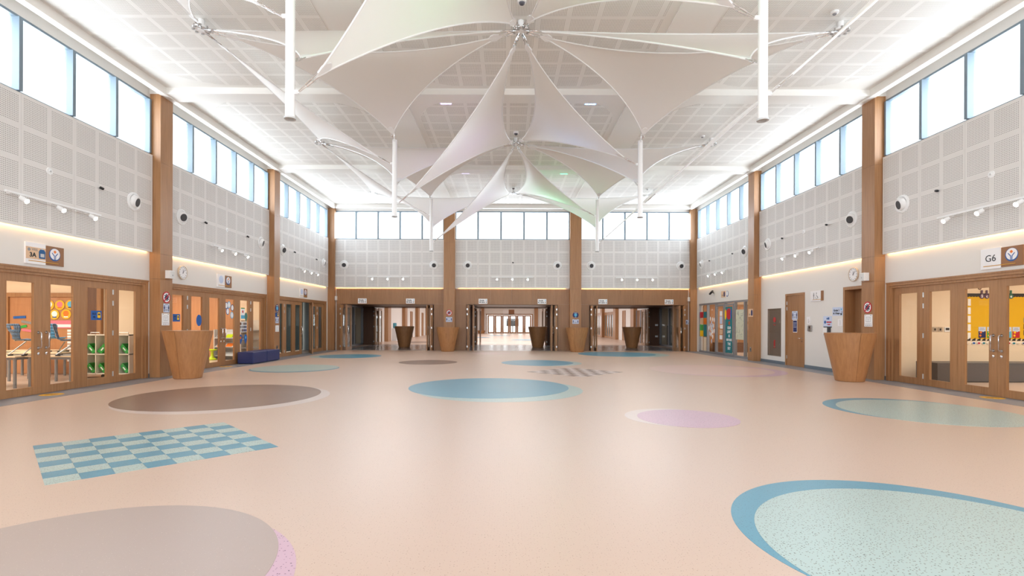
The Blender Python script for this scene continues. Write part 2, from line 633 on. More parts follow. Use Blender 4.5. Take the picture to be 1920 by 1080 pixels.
# perforated boards: parts of their walls
pm = MB().box(0.0025, 1.2375, -0.09, -0.055, 0, 2.6).mesh('acoustic_panel', PERF_W)
for s in 'LR':
    for u in ALLBAYS:
        for k in range(5):
            x = -3.1 + k * 1.24
            loc, rz = wl(s, u + (x if s == 'L' else -x), 3.375)
            put('acoustic_panel', pm, WALLS[s], loc, rz)
for a, b_ in BX:
    for k in range(5):
        w = (b_ - a) / 5
        o = put('acoustic_panel', pm, WALLS['B'], (a + k * w, YB, 3.375))
        o.scale = (w / 1.24, 1, 1)
# returns closing the gap above the boards
for s in 'LR':
    b = MB()
    for u in ALLBAYS:
        b.box(-3.1 + (u if s == 'L' else -u), 3.1 + (u if s == 'L' else -u), -0.092, 0.0, SILL - 0.012, SILL)
    loc, rz = wl(s, 0)
    b.build('window_ledge', WHITE, WALLS[s], loc, rz)
b = MB()
for a, c in BX:
    b.box(a, c, YB - 0.092, YB, SILL - 0.012, SILL)
b.build('window_ledge', WHITE, WALLS['B'])

# wood cladding on the lower back wall
def clad(x0, x1, z0, z1):
    n = max(1, round((x1 - x0) / 1.2))
    for i in range(n):
        a, c = x0 + (x1 - x0) * i / n, x0 + (x1 - x0) * (i + 1) / n
        MB().box(a + 0.0015, c - 0.0015, YB - 0.03, YB, z0, z1).build('cladding_panel', OAK_D, WALLS['B'])


edges = [X0 - 9.5, *[x for o_ in OP for x in o_], X0 + 9.5]
for i in range(0, 8, 2):
    clad(edges[i], edges[i + 1], 0, 2.5)
for a, b_ in ((X0 - 9.5, -3.2), (-3.2, 3.65), (3.65, X0 + 9.5)):
    clad(a, b_, 2.503, 3.32)
b = MB()
for a, c in OP:                                              # reveals
    b.box(a - 0.02, a, YB, YB + 0.5, 0, 2.52).box(c, c + 0.02, YB, YB + 0.5, 0, 2.52).box(a, c, YB, YB + 0.3, 2.5, 2.52)
    b.box(a - 0.05, c + 0.05, YB - 0.035, YB + 0.02, 2.485, 2.512)
b.build('opening_lining', OAK_D, WALLS['B'])

# baseboards of the white pieces of wall
BASE = mat('grey_skirting', srgb(104, 116, 128), 0.5)
for s, nm, runs in (('L', 'left', [(13.70, 13.78), (20.44, 20.52), (27.18, 27.26)]), ('R', 'right', [(13.70, 13.78), (15.46, 17.5), (18.7, 20.52)])):
    b = MB()
    for a, c in runs:
        b.box(a if s == 'L' else -c, c if s == 'L' else -a, -0.012, 0, 0, 0.11)
    loc, rz = wl(s, 0)
    tag(b.build('baseboard_' + nm, BASE, None, loc, rz), 'blue grey skirting at the foot of the wall %s' % ('between the wooden door sets' if s == 'L' else 'around the restroom door'), 'baseboard', kind='structure')

# columns
BAYN = {('L', 0): 'the half-open doors', ('L', 1): 'the doors with the blue bench', ('L', 2): 'the classroom 3A doors',
        ('R', 0): 'the aluminium shopfront', ('R', 1): 'the restroom door', ('R', 2): 'the classroom G6 doors',
        ('B', 0): 'the opening by the half-open doors', ('B', 1): 'the middle opening', ('B', 2): 'the opening by the shopfront'}


def column(loc, rz, w, d, label, dl=0.0):
    t = thing('column', label, 'column', loc, rz, 'oak clad columns', 'structure')
    MB().box(-w / 2 + 0.01, w / 2 - 0.01, -d + 0.01, 0, 0, 7.63).build('column_core', DGREY, t)
    for z0, z1, g in ((0, 2.66, dl), (2.664, 3.33, dl), (3.334, 5.80, 0), (5.804, 7.633, 0)):
        MB().box(-w / 2 - g, w / 2 + g, -d - g, 0, z0, z1).build('cladding_panel', OAK, t)
    return t


for s in 'LR':
    for u, n1, n2 in ((20.77, 0, 1), (14.03, 1, 2), (7.29, 2, None), (0.55, None, None)):
        loc, rz = wl(s, u)
        lab = 'oak column between %s and %s' % (BAYN[(s, n1)], BAYN[(s, n2)]) if n2 is not None else 'oak column at the near end of the %s wall' % ('classroom 3A' if s == 'L' else 'classroom G6') if n1 is not None else 'oak column behind the camera on the %s side' % ('3A' if s == 'L' else 'G6')
        column(loc, rz, 0.5, 0.29, lab)
for x, w in ((X0 - 3.385, 'the opening by the half-open doors and the middle opening'), (X0 + 3.385, 'the middle opening and the opening by the shopfront')):
    column((x, YB, 0), 0, 0.6, 0.3, 'oak column between ' + w)
for s in (-1, 1):
    column((X0 + s * 9.78, YB, 0), 0, 0.46, 0.26, 'oak corner column beside ' + ('the half-open half-open doors' if s < 0 else 'the aluminium shopfront'))

# clerestory windows
wn = 0
pane = {}


def clerestory(loc, rz, w, label):
    global wn
    wn += 1
    t = thing('window_%d' % wn, label, 'window', loc, rz, None, 'structure')
    h = HEAD - SILL
    b = MB()
    b.box(-w / 2, w / 2, -0.02, 0.10, 0, 0.05).box(-w / 2, w / 2, -0.02, 0.10, h - 0.05, h)
    b.box(-w / 2, -w / 2 + 0.06, -0.06, 0.10, 0.05, h - 0.05).box(w / 2 - 0.06, w / 2, -0.06, 0.10, 0.05, h - 0.05)
    b.build('window_frame', ALU, t)
    for k in range(1, 5):
        MB().box(-w / 2 + w * k / 5 - 0.04, -w / 2 + w * k / 5 + 0.04, -0.085, 0.10, 0.05, h - 0.05).build('mullion', ALU, t)
    for k in range(5):
        p = MB().box(-w / 10 + 0.035, w / 10 - 0.035, 0.055, 0.061, 0.05, h - 0.05)
        p.build('window_pane', FROST, t, (-w / 2 + w * (k + 0.5) / 5, 0, 0))


for s in 'LR':
    for i, u in enumerate(ALLBAYS):
        loc, rz = wl(s, u, SILL)
        clerestory(loc, rz, 6.18, 'band of five frosted clerestory panes above %s' % BAYN[(s, i)] if i < 3 else 'clerestory panes behind the viewer, bay %s on the %s side' % ('one' if i == 3 else 'two', '3A' if s == 'L' else 'G6'))
for i, (a, c) in enumerate(BX):
    clerestory(((a + c) / 2, YB, SILL), 0, c - a, 'band of five frosted clerestory panes above ' + BAYN[('B', i)])

# ------------------------------------------------------------------ doors
LEAF_W, LEAF_H = 0.955, 2.44


def leaf_mesh(w, h, st=0.18, bot=0.15, top=0.14, th=0.045):
    b = MB()
    b.box(0.002, st, 0, th, 0, h).box(w - st, w - 0.002, 0, th, 0, h)
    b.box(st, w - st, 0, th, 0, bot).box(st, w - st, 0, th, h - top, h)
    q = 0.012                                          # glazing bead
    b.box(st, st + q, -0.004, th + 0.004, bot, h - top).box(w - st - q, w - st, -0.004, th + 0.004, bot, h - top)
    b.box(st + q, w - st - q, -0.004, th + 0.004, bot, bot + q).box(st + q, w - st - q, -0.004, th + 0.004, h - top - q, h - top)
    return b.mesh('door_leaf', OAK)


LM = leaf_mesh(LEAF_W, LEAF_H)
GM = MB().box(0.18, LEAF_W - 0.18, 0.019, 0.025, 0.15, LEAF_H - 0.14).mesh('glass_pane', GLASS)
HM = MB().box(-0.018, 0.018, -0.008, 0.05, -0.06, 0.06).tube([(0, -0.012, -0.06), (0, -0.012, 0.06)], 0.011, 6).mesh('hinge', STEEL)


def handle_mesh():
    b = MB()
    for z in (0.95, 1.27):
        b.lathe([(0.03, 0), (0.03, 0.012)], 14, (0, 0, z), 'Y')
    b.tube([(0, -0.01, 0.95), (0, -0.055, 0.95), (0, -0.07, 0.97), (0, -0.07, 1.25), (0, -0.055, 1.27), (0, -0.01, 1.27)], 0.011, 8)
    b.lathe([(0.03, 0), (0.03, 0.012), (0.012, 0.02)], 14, (0, 0, 0.83), 'Y')
    return b.mesh('pull_handle', CHROME, True)


PH = handle_mesh()


def leaf(parent, x, y=0.0, rz=0.0, hinge=None, handle=None, lm=None):
    o = put('door_leaf', lm or LM, parent, (x, y, 0.006), rz)
    put('glass_pane', GM, o)
    if hinge:
        hx = 0.0 if hinge == 'l' else LEAF_W
        for z in (0.22, 1.22, 1.95, 2.22):
            put('hinge', HM, o, (hx, 0, z))
    if handle:
        put('pull_handle', PH, o, (0.09 if handle == 'l' else LEAF_W - 0.09, 0, 0))
    return o


def door_frame(parent, half, h=2.45, m=None, casing=0.09, depth=0.12):
    b = MB()
    H = h + 0.15
    for s in (-1, 1):
        b.box(*sorted((s * half, s * (half - casing - 0.07))), 0.0, 0.2, 0, H)
        b.box(*sorted((s * (half + 0.0), s * (half - casing))), -0.03, 0.0, 0, H)
    b.box(-half + casing + 0.07, half - casing - 0.07, 0.0, 0.2, h + 0.005, H)
    b.box(-half + casing, half - casing, -0.03, 0.0, h + 0.06, H)
    b.box(-half, half, -0.045, -0.03, H - 0.03, H + 0.004)
    b.build('door_frame', m or OAK, parent)


dn = 0


def door(label, loc, rz, cat='door'):
    global dn
    dn += 1
    return thing('door_%d' % dn, label, cat, loc, rz, None, 'structure')


def folding(side, u, label, skip=(), extra=None):
    loc, rz = wl(side, u)
    t = door(label, loc, rz)
    door_frame(t, 3.04)
    for k in range(6):
        if k in skip:
            continue
        x = -2.865 + k * 0.955
        leaf(t, x, 0.05, 0, {1: 'l', 5: 'l', 2: None}.get(k), {2: 'r', 3: 'l'}.get(k))
    return t


folding('L', 10.66, 'six-leaf glazed oak folding doors of classroom 3A')
folding('L', 17.40, 'six-leaf glazed oak folding doors behind the blue bench')
folding('R', 10.66, 'six-leaf glazed oak folding doors of classroom G6')
d3 = folding('L', 24.14, 'glazed oak folding doors with one leaf ajar and grey blinds', skip=(3,))
leaf(d3, 0.955, 0.05, math.radians(28) + PI - PI * 0.0, None, None).location = (0.955, 0.06, 0.006)

# aluminium shopfront on the right wall
loc, rz = wl('R', 24.15)
t = door('grey aluminium shopfront with sliding glass doors and children\'s posters', loc, rz)
b = MB()
b.box(-3.05, 3.05, 0.02, 0.12, 2.45, 2.53).box(-3.05, 3.05, 0.02, 0.12, 0, 0.09)
b.build('shopfront_frame', ALU2, t)
xs = [-3.05, -1.95, -0.90, 0.15, 1.18, 2.15, 3.05]             # -x is the far end
for x in xs:
    MB().box(x - 0.045, x + 0.045, 0.01, 0.13, 0.09, 2.45).build('mullion', ALU2, t)
for i, (a, c) in enumerate(zip(xs, xs[1:])):
    if i in (2, 3):
        o = MB().box(a + 0.05, a + 0.13, 0.0, 0.05, 0.03, 2.42).box(c - 0.13, c - 0.05, 0.0, 0.05, 0.03, 2.42)\
            .box(a + 0.13, c - 0.13, 0.0, 0.05, 0.03, 0.13).box(a + 0.13, c - 0.13, 0.0, 0.05, 2.33, 2.42).build('sliding_leaf', ALU2, t)
        MB().box(a + 0.13, c - 0.13, 0.022, 0.03, 0.13, 2.33).build('glass_pane', GLASS, o)
    else:
        MB().box(a + 0.045, c - 0.045, 0.06, 0.068, 0.09, 2.45).build('glass_pane', GLASS, t)

# restroom door and the doorway beside the column, right wall
loc, rz = wl('R', 18.10)
t = door('plain oak restroom door with two blue notices', loc, rz)
b = MB()
for s in (-1, 1):
    b.box(*sorted((s * 0.6, s * 0.53)), -0.02, 0.16, 0, 2.58)
b.box(-0.53, 0.53, -0.02, 0.16, 2.51, 2.58)
b.build('door_frame', OAK, t)
lf = MB().box(-0.525, 0.525, 0.01, 0.055, 0.006, 2.505).build('door_leaf', OAK, t)
b = MB().lathe([(0.028, 0), (0.028, 0.012)], 12, (0.43, 0.01, 1.0), 'Y').tube([(0.43, 0, 1.0), (0.43, -0.05, 1.0), (0.30, -0.05, 1.0)], 0.011, 8)
b.lathe([(0.024, 0), (0.024, 0.012)], 12, (0.43, 0.01, 0.90), 'Y')
b.build('lever_handle', CHROME, lf, smooth=True)
for z in (0.3, 2.05, 2.25):
    put('hinge', HM, lf, (-0.525, 0.01, z))
loc, rz = wl('R', 14.93)
t = door('oak doorway half hidden behind the column and podium', loc, rz)
b = MB()
for s in (-1, 1):
    b.box(*sorted((s * 0.53, s * 0.45)), -0.03, 0.35, 0, 2.61)
b.box(-0.45, 0.45, -0.03, 0.35, 2.52, 2.61)
b.build('door_frame', OAK, t)
o = MB().box(-0.45, 0.45, 0.28, 0.33, 0.006, 2.52).build('door_leaf', OAK_D, t)
MB().box(-0.02, 0.10, 0.262, 0.28, 1.28, 1.44).build('push_plate', LGREY, o)

# folded leaves in the openings of the end wall and of the second wall behind the passage
def stack(parent, xs_, y, lead=None):
    for i, x in enumerate(xs_):
        o = put('door_leaf', LM, parent, (x, y, 0.006), PI / 2)
        put('glass_pane', GM, o)
        for z in (0.22, 1.22, 1.95, 2.22) if i == 0 else ():
            put('hinge', HM, o, (0.0, 0.02, z)).scale = (0.8, 0.8, 0.8)
        if i == lead:
            put('pull_handle', PH, o, (0.12, 0, 0))


def back_doors(y, names):
    for (a, c), n in zip(OP, names):
        t = door(n, ((a + c) / 2, y, 0), 0)
        h = (c - a) / 2
        b = MB()
        b.box(-h, h, 0.05, 0.12, 2.47, 2.50).box(-h, -h + 0.03, 0.05, 0.5, 0, 2.5).box(h - 0.03, h, 0.05, 0.5, 0, 2.5)
        b.build('door_track', BROWN, t)
        L, R = -h + 0.10, h - 0.05
        stack(t, [L, L + 0.06, L + 0.30], -0.28, 2)
        stack(t, [R, R - 0.06, R - 0.26], -0.28, 2)


back_doors(YB, ['oak glazed folding doors stacked open in ' + BAYN[('B', i)] for i in range(3)])

# ------------------------------------------------------------------ passage and second hall
YC = 34.6
mb = MB()
grid_wall(mb, X0 - 10.2, X0 + 10.2, 0, 3.2, YC, YC + 0.25, [(a, b_, -1, 2.52) for a, b_ in OP],
          lambda m_, a, b_, y0, y1, c, d: m_.box(a, b_, y0, y1, c, d))
tag(mb.build('wall_passage', BROWN), 'brown timber wall with three openings at the back of the passage', 'wall', kind='structure')
tag(MB().box(X0 - 11.6, X0 + 11.6, YB + 0.25, YC, 2.56, 2.7).build('ceiling_passage', BROWN), 'dark brown low ceiling of the passage behind the openings', 'ceiling', kind='structure')
back_doors(YC, ['glazed doors folded at the back of the passage behind ' + BAYN[('B', i)] for i in range(3)])
for s in (-1, 1):
    x = X0 + s * 10.05
    t = door('grey glazed partition closing the passage beside ' + BAYN[('B', 0 if s < 0 else 2)], (x, 0, 0), 0, 'partition')
    b = MB()
    ys = [YB + 0.3, 29.4, 31.0, 32.6, 34.5]
    b.box(x - x - 0.06, 0.06, ys[0], ys[-1], 0, 0.1).box(-0.06, 0.06, ys[0], ys[-1], 2.46, 2.56)
    b.build('partition_frame', ALU2, t)
    for y in ys:
        MB().box(-0.07, 0.07, y - 0.06, y + 0.06, 0.1, 2.46).build('mullion', ALU2, t)
    for a, c in zip(ys, ys[1:]):
        MB().box(-0.004, 0.004, a + 0.06, c - 0.06, 0.1, 2.46).build('glass_pane', GLASS, t)
    tag(MB().box(*sorted((x + s * 1.2, x + s * 1.3)), YB + 0.25, YC, 0, 2.7).build('wall_side', CREAM), 'pale wall seen through the passage glazing beside ' + BAYN[('B', 0 if s < 0 else 2)], 'wall', kind='structure')
    tag(MB().box(*sorted((x + s * 0.35, x + s * 0.75)), 29.2, 34.2, 0, 1.35).build('storage_cabinet', DGREY), 'dark low cabinet behind the passage glazing beside ' + BAYN[('B', 0 if s < 0 else 2)], 'cabinet')
tag(MB().box(X0 + 8.9, X0 + 9.32, YB + 0.55, YB + 0.75, 0, 2.5).build('trim_1', OAK_D), 'brown timber post in the passage by the shopfront opening', 'post', kind='structure')
for z in (0.62, 1.38):
    tag(MB().box(9.98, 10.16, YC - 0.02, YC, z - 0.06, z + 0.06).build('socket_plate', STEEL),
        'steel %s plate on the brown passage wall' % ('upper switch' if z > 1 else 'lower socket'), 'socket')
for s in (-1, 1):
    n = 'half-open doors' if s < 0 else 'aluminium shopfront'
    tag(MB().box(*sorted((X0 + s * 10.12, X0 + s * 11.6)), YB + 0.2, YB + 0.3, 0, 2.7).box(*sorted((X0 + s * 10.12, X0 + s * 11.6)), YC - 0.1, YC, 0, 2.7).build('wall_light_stop', CREAM), 'end walls added to block light behind the passage glazing, side of the ' + n, 'wall', kind='structure')  # added to keep sky light out behind the passage glazing
# second hall
YE = 72.5
FAR_WHITE = mat('white_far', (0.82, 0.80, 0.78), 0.6)  # a slightly lighter white than the near hall walls
for s, nm in ((-1, 'left'), (1, 'right')):
    tag(MB().box(*sorted((X0 + s * 9.9, X0 + s * 10.1)), YC + 0.25, YE, 0, 4.2).build('wall_%s_far' % nm, FAR_WHITE),
        'white wall of the hall beyond on the %s side' % ('water cooler' if s < 0 else 'glazed door'), 'wall', kind='structure')
    for k in range(5):
        y = 40.6 + 6.72 * k
        t = thing('column', 'oak column %s of the hall beyond, %s from the passage' % ('on the water cooler side' if s < 0 else 'on the glazed door side', ('first', 'second', 'third', 'fourth', 'fifth')[k]), 'column', (X0 + s * 9.9, y, 0), PI / 2 if s < 0 else -PI / 2, 'columns of the hall beyond', 'structure')
        MB().box(-0.5, 0.5, -0.3, 0, 0, 2.6).build('cladding_panel', OAK, t)
        MB().box(-0.5, 0.5, -0.3, 0, 2.604, 4.0).build('cladding_panel', OAK, t)
tag(MB().box(X0 - 10.1, X0 + 10.1, YC + 0.25, YE + 0.3, 4.2, 4.3).build('ceiling_far', CEIL), 'white ceiling of the hall beyond', 'ceiling', kind='structure')  # unseen, set lower than the main hall for the fill light
mb = MB()
grid_wall(mb, X0 - 10.1, X0 + 10.1, 0, 4.2, YE, YE + 0.2, [(-3.1, 3.6, -1, 2.75), (5.4, 9.2, 0.9, 2.6)],
          lambda m_, a, b_, y0, y1, c, d: m_.box(a, b_, y0, y1, c, d))
tag(mb.build('wall_end', FAR_WHITE), 'white end wall of the hall beyond with glazed doors', 'wall', kind='structure')
for x in (-3.55, 4.05):
    t = thing('column', 'oak column %s the glazed doors at the end of the hall beyond' % ('before' if x < 0 else 'after'), 'column', (x, YE, 0), 0, 'columns of the hall beyond', 'structure')
    MB().box(-0.25, 0.25, -0.3, 0, 0, 2.7).build('cladding_panel', OAK, t)
    MB().box(-0.25, 0.25, -0.3, 0, 2.704, 4.0).build('cladding_panel', OAK, t)
t = door('glazed oak folding doors at the far end of the hall beyond', (X0, YE, 0), 0)
door_frame(t, 3.34, 2.6)
for k in range(6):
    o = put('door_leaf', LM, t, (-3.1 + k * 1.04, 0.05, 0.006))
    o.scale = (1.08, 1, 1.05)
    put('glass_pane', GM, o)
t = thing('window_%d' % 40, 'bright window at the far end beside the glazed doors', 'window', (7.3, YE, 0.9), 0, None, 'structure')
MB().box(-1.9, 1.9, 0, 0.1, 0, 0.06).box(-1.9, 1.9, 0, 0.1, 1.64, 1.7).box(-0.03, 0.03, 0, 0.1, 0.06, 1.64).build('window_frame', ALU2, t)
for x in (-0.95, 0.95):
    MB().box(x - 0.92, x + 0.92, 0.04, 0.05, 0.06, 1.64).build('window_pane', FROST, t)
# room behind the far doors: a board with windows either side
mb = MB()
grid_wall(mb, X0 - 5, X0 + 5, 0, 3.2, YE + 7, YE + 7.2, [(-2.6, -1.9, 1.0, 2.6), (-0.9, 0.9, 1.0, 2.6), (1.6, 2.6, 1.0, 2.6)],
          lambda m_, a, b_, y0, y1, c, d: m_.box(a, b_, y0, y1, c, d))
tag(mb.build('wall_far_room', FAR_WHITE), 'pale far room wall with bright windows behind the end doors', 'wall', kind='structure')
t = thing('display_screen', 'black screen on a stand behind the end doors', 'screen', (X0 + 0.5, YE + 3.5, 0))
MB().box(-0.9, 0.9, -0.04, 0.04, 1.0, 2.1).build('screen_panel', DGREY, t)
MB().box(-0.05, 0.05, -0.03, 0.03, 0.06, 1.0).box(-0.4, 0.4, -0.25, 0.25, 0, 0.06).build('stand', BLACK, t)
for i, (x, c) in enumerate(((-2.4, 'grey'), (-1.2, 'grey'), (1.9, 'grey'), (2.9, 'grey'))):
    t = thing('classroom_table', 'table behind the %s leaf of the end doors' % ('first', 'second', 'fifth', 'sixth')[i], 'table', (x, YE + 2.2, 0), 0, 'tables in the far room')
    MB().box(-0.5, 0.5, -0.3, 0.3, 0.68, 0.71).build('table_top', TOPW, t)
    for lx in (-0.45, 0.45):
        for ly in (-0.25, 0.25):
            MB().tube([(lx, ly, 0), (lx, ly, 0.68)], 0.025, 6).build('leg', GREY, t)
tag(MB().box(X0 - 5.2, X0 - 5.0, YE + 0.2, YE + 7.2, 0, 3.2).box(X0 + 5.0, X0 + 5.2, YE + 0.2, YE + 7.2, 0, 3.2).build('wall_far_sides', FAR_WHITE), 'side walls of the room behind the end doors', 'wall', kind='structure')
tag(MB().box(X0 - 5.2, X0 + 5.2, YE + 0.2, YE + 7.2, 3.2, 3.3).build('ceiling_far_room', CEIL), 'ceiling of the room behind the end doors', 'ceiling', kind='structure')
t = thing('sign_board', 'white and brown room sign above the end doors of the hall beyond', 'sign', (X0, YE, 3.0))
MB().box(-0.9, -0.1, -0.03, 0, -0.35, 0.35).build('number_plate', SIGNW, t)
MB().box(-0.1, 0.7, -0.03, 0, -0.35, 0.35).build('emblem_plate', SIGNB, t)
t = thing('planter_bowl', 'low tapered oak planter by the end column of the hall beyond', 'planter', (-3.6, 70.6, 0))
MB().lathe([(0.42, 0), (0.56, 0.42), (0.52, 0.42), (0.50, 0.34)], 24).build('bowl', OAK_P, t, smooth=True)
# doors of the second hall
def far_double(side, y, lab, single=False):
    s = -1 if side == 'L' else 1
    t = door(lab, (X0 + s * 9.9, y, 0), PI / 2 if s < 0 else -PI / 2)
    if single:
        MB().box(-0.6, -0.5, -0.04, 0, 0, 2.6).box(0.5, 0.6, -0.04, 0, 0, 2.6).box(-0.5, 0.5, -0.04, 0, 2.5, 2.6).build('door_frame', OAK, t)
        o = MB().box(-0.5, 0.5, -0.02, 0, 0.006, 2.5).build('door_leaf', OAK, t)
        MB().tube([(0.38, -0.06, 0.95), (0.38, -0.06, 1.3)], 0.02, 6).build('pull_handle', CHROME, o)
    else:
        MB().box(-2.9, -2.8, -0.06, 0, 0, 2.6).box(2.8, 2.9, -0.06, 0, 0, 2.6).box(-2.8, 2.8, -0.06, 0, 2.48, 2.6).build('door_frame', OAK, t)
        for k in range(5):
            x = -2.8 + k * 1.12
            o = MB().box(x + 0.01, x + 0.25, -0.05, 0, 0.006, 2.48).box(x + 0.87, x + 1.11, -0.05, 0, 0.006, 2.48).box(x + 0.25, x + 0.87, -0.05, 0, 0.006, 0.2).box(x + 0.25, x + 0.87, -0.05, 0, 2.3, 2.48).build('door_leaf', OAK, t)
            MB().box(x + 0.25, x + 0.87, -0.012, -0.004, 0.2, 2.3).build('glass_pane', mat('grey_glass', srgb(96, 112, 112), 0.15), o)


far_double('R', 50.7, 'oak glazed doors in the hall beyond, nearer set seen past the podium')
far_double('R', 57.4, 'oak glazed doors in the hall beyond, farther set seen past the podium')
far_double('L', 51.3, 'plain oak door in the hall beyond, past the water cooler', True)
far_double('L', 58.0, 'second plain oak door in the hall beyond, farther than the first', True)
far_double('R', 44.6, 'plain oak door in the hall beyond, near the notices', True)
t = door('grey aluminium glazing in the hall beyond by the shopfront opening', (X0 + 9.88, 37.5, 0), -PI / 2)
for x in (-2.6, -1.3, 0, 1.3, 2.6):
    MB().box(x - 0.06, x + 0.06, -0.08, 0, 0, 2.5).build('mullion', ALU2, t)
for x in (-1.95, -0.65, 0.65, 1.95):
    MB().box(x - 0.59, x + 0.59, -0.03, -0.01, 0.0, 2.5).build('glass_pane', mat('brown_glass', srgb(140, 110, 90), 0.15), t)
t = thing('water_cooler', 'white water cooler with blue bottle beside a column of the hall beyond', 'water cooler', (X0 - 9.5, 42.0, 0), PI / 2)
MB().box(-0.19, 0.19, -0.2, 0.2, 0, 1.02).build('body', STEELW, t)
MB().lathe([(0.08, 1.02), (0.15, 1.08), (0.15, 1.42), (0.10, 1.46)], 16).build('bottle', mat('bottle_blue', srgb(90, 165, 185), 0.2), t, smooth=True)
MB().box(-0.05, 0.05, -0.25, -0.2, 0.7, 0.78).build('tap', BLUE, t)
for y in (38.0, 46.5, 55.0, 63.5):
    area('room_fill', (X0, y, 4.15), (0, 0, -1), 14, 5, 380, (0.97, 0.98, 1.0))  # unseen fill panels added to light the hall beyond
area('room_fill', (X0, YE + 4, 3.15), (0, 0, -1), 8, 5, 200, (1, 0.98, 0.95))  # unseen fill panel added for the room past the end doors
area('daylight_fill', (X0, YE + 8, 1.9), (0, -1, 0), 8, 2.4, 90, DAY)
area('daylight_fill', (7.3, YE + 1.0, 1.9), (0, -1, 0), 4, 2, 120, DAY)

# ------------------------------------------------------------------ classrooms behind the side doors
def room(s, y0, y1, label, wmat=CREAM, watts=90, depth=7.5):
    xi, xo = X0 + s * 10.12, X0 + s * (10.12 + depth)
    tag(MB().box(*sorted((xi, xo)), y1, y1 + 0.1, 0, 3.1).build('wall_partition', wmat), 'cream partition wall inside ' + label, 'wall', kind='structure')
    tag(MB().box(*sorted((xo, xo + s * 0.1)), y0, y1, 0, 3.1).build('wall_outer', wmat), 'cream outer wall inside ' + label, 'wall', kind='structure')
    tag(MB().box(*sorted((xi, xo)), y0, y0 + 0.05, 0, 3.1).build('wall_near', wmat), 'cream near wall inside ' + label, 'wall', kind='structure')
    tag(MB().box(*sorted((xi, xo)), y0, y1, 3.1, 3.2).build('ceiling_room', CEIL), 'white low ceiling of ' + label, 'ceiling', kind='structure')
    area('room_fill', ((xi + xo) / 2, (y0 + y1) / 2, 3.06), (0, 0, -1), depth * 0.7, (y1 - y0) * 0.6, watts, (1, 0.93, 0.82))  # unseen fill panel added to brighten the classroom
    return xi


room(-1, 7.5, 14.7, 'classroom 3A', CREAM, 210)
room(-1, 14.85, 21.1, 'the classroom behind the blue bench', CREAM, 210)
room(-1, 21.25, 27.6, 'the classroom with grey blinds', mat('grey_wall', srgb(120, 132, 138), 0.6), 300)
room(1, 7.5, 14.32, 'classroom G6', CREAM, 150)
room(1, 21.0, 27.6, 'the classroom behind the shopfront', CREAM, 150)
tag(MB().box(*sorted((X0 + 10.12, X0 + 11.8)), 14.46, 15.6, 2.62, 2.7).box(X0 + 11.7, X0 + 11.8, 14.46, 15.6, 0, 2.62).build('wall_recess', BROWN), 'dark lining behind the half-hidden doorway', 'wall', kind='structure')

# ---- classroom 3A
def folding_partition(x0, x1, y, z1, m, n, label):
    t = door(label, (x0, y, 0), 0, 'partition')
    w = (x1 - x0) / n
    for k in range(n):
        MB().box(k * w + 0.006, (k + 1) * w - 0.006, -0.05, 0, 0.01, z1).build('partition_panel', m, t)
    MB().box(-0.1, x1 - x0 + 0.1, -0.09, 0, z1, z1 + 0.12).box(-0.12, -0.004, -0.09, 0, 0, z1).build('partition_frame', OAK, t)
    return t


folding_partition(-14.25, -12.38, 14.7, 2.2, WOOD_IN, 2, 'orange brown folding partition carrying posters inside classroom 3A')
tag(MB().box(-12.24, -11.72, 14.62, 14.7, 0, 2.62).build('door_20', BROWN), 'dark brown door inside classroom 3A behind the tray cubby', 'door', kind='structure')
tag(MB().box(-11.72, -11.6, 14.6, 14.7, 0, 2.62).build('trim_2', OAK), 'oak jamb beside the dark brown door inside classroom 3A', 'trim', kind='structure')


def table(x, y, w, d, label, h=0.72):
    t = thing('classroom_table', label, 'table', (x, y, 0), 0, 'tables in classroom 3A')
    MB().box(-w / 2, w / 2, -d / 2, d / 2, h - 0.028, h).build('table_top', TOPW, t)
    MB().box(-w / 2 + 0.05, w / 2 - 0.05, -d / 2 + 0.05, d / 2 - 0.05, h - 0.085, h - 0.028).build('apron', GREY, t)
    for sx in (-1, 1):
        for sy in (-1, 1):
            MB().tube([(sx * (w / 2 - 0.06), sy * (d / 2 - 0.06), 0), (sx * (w / 2 - 0.06), sy * (d / 2 - 0.06), h - 0.03)], 0.032, 10).build('leg', GREY, t, smooth=True)


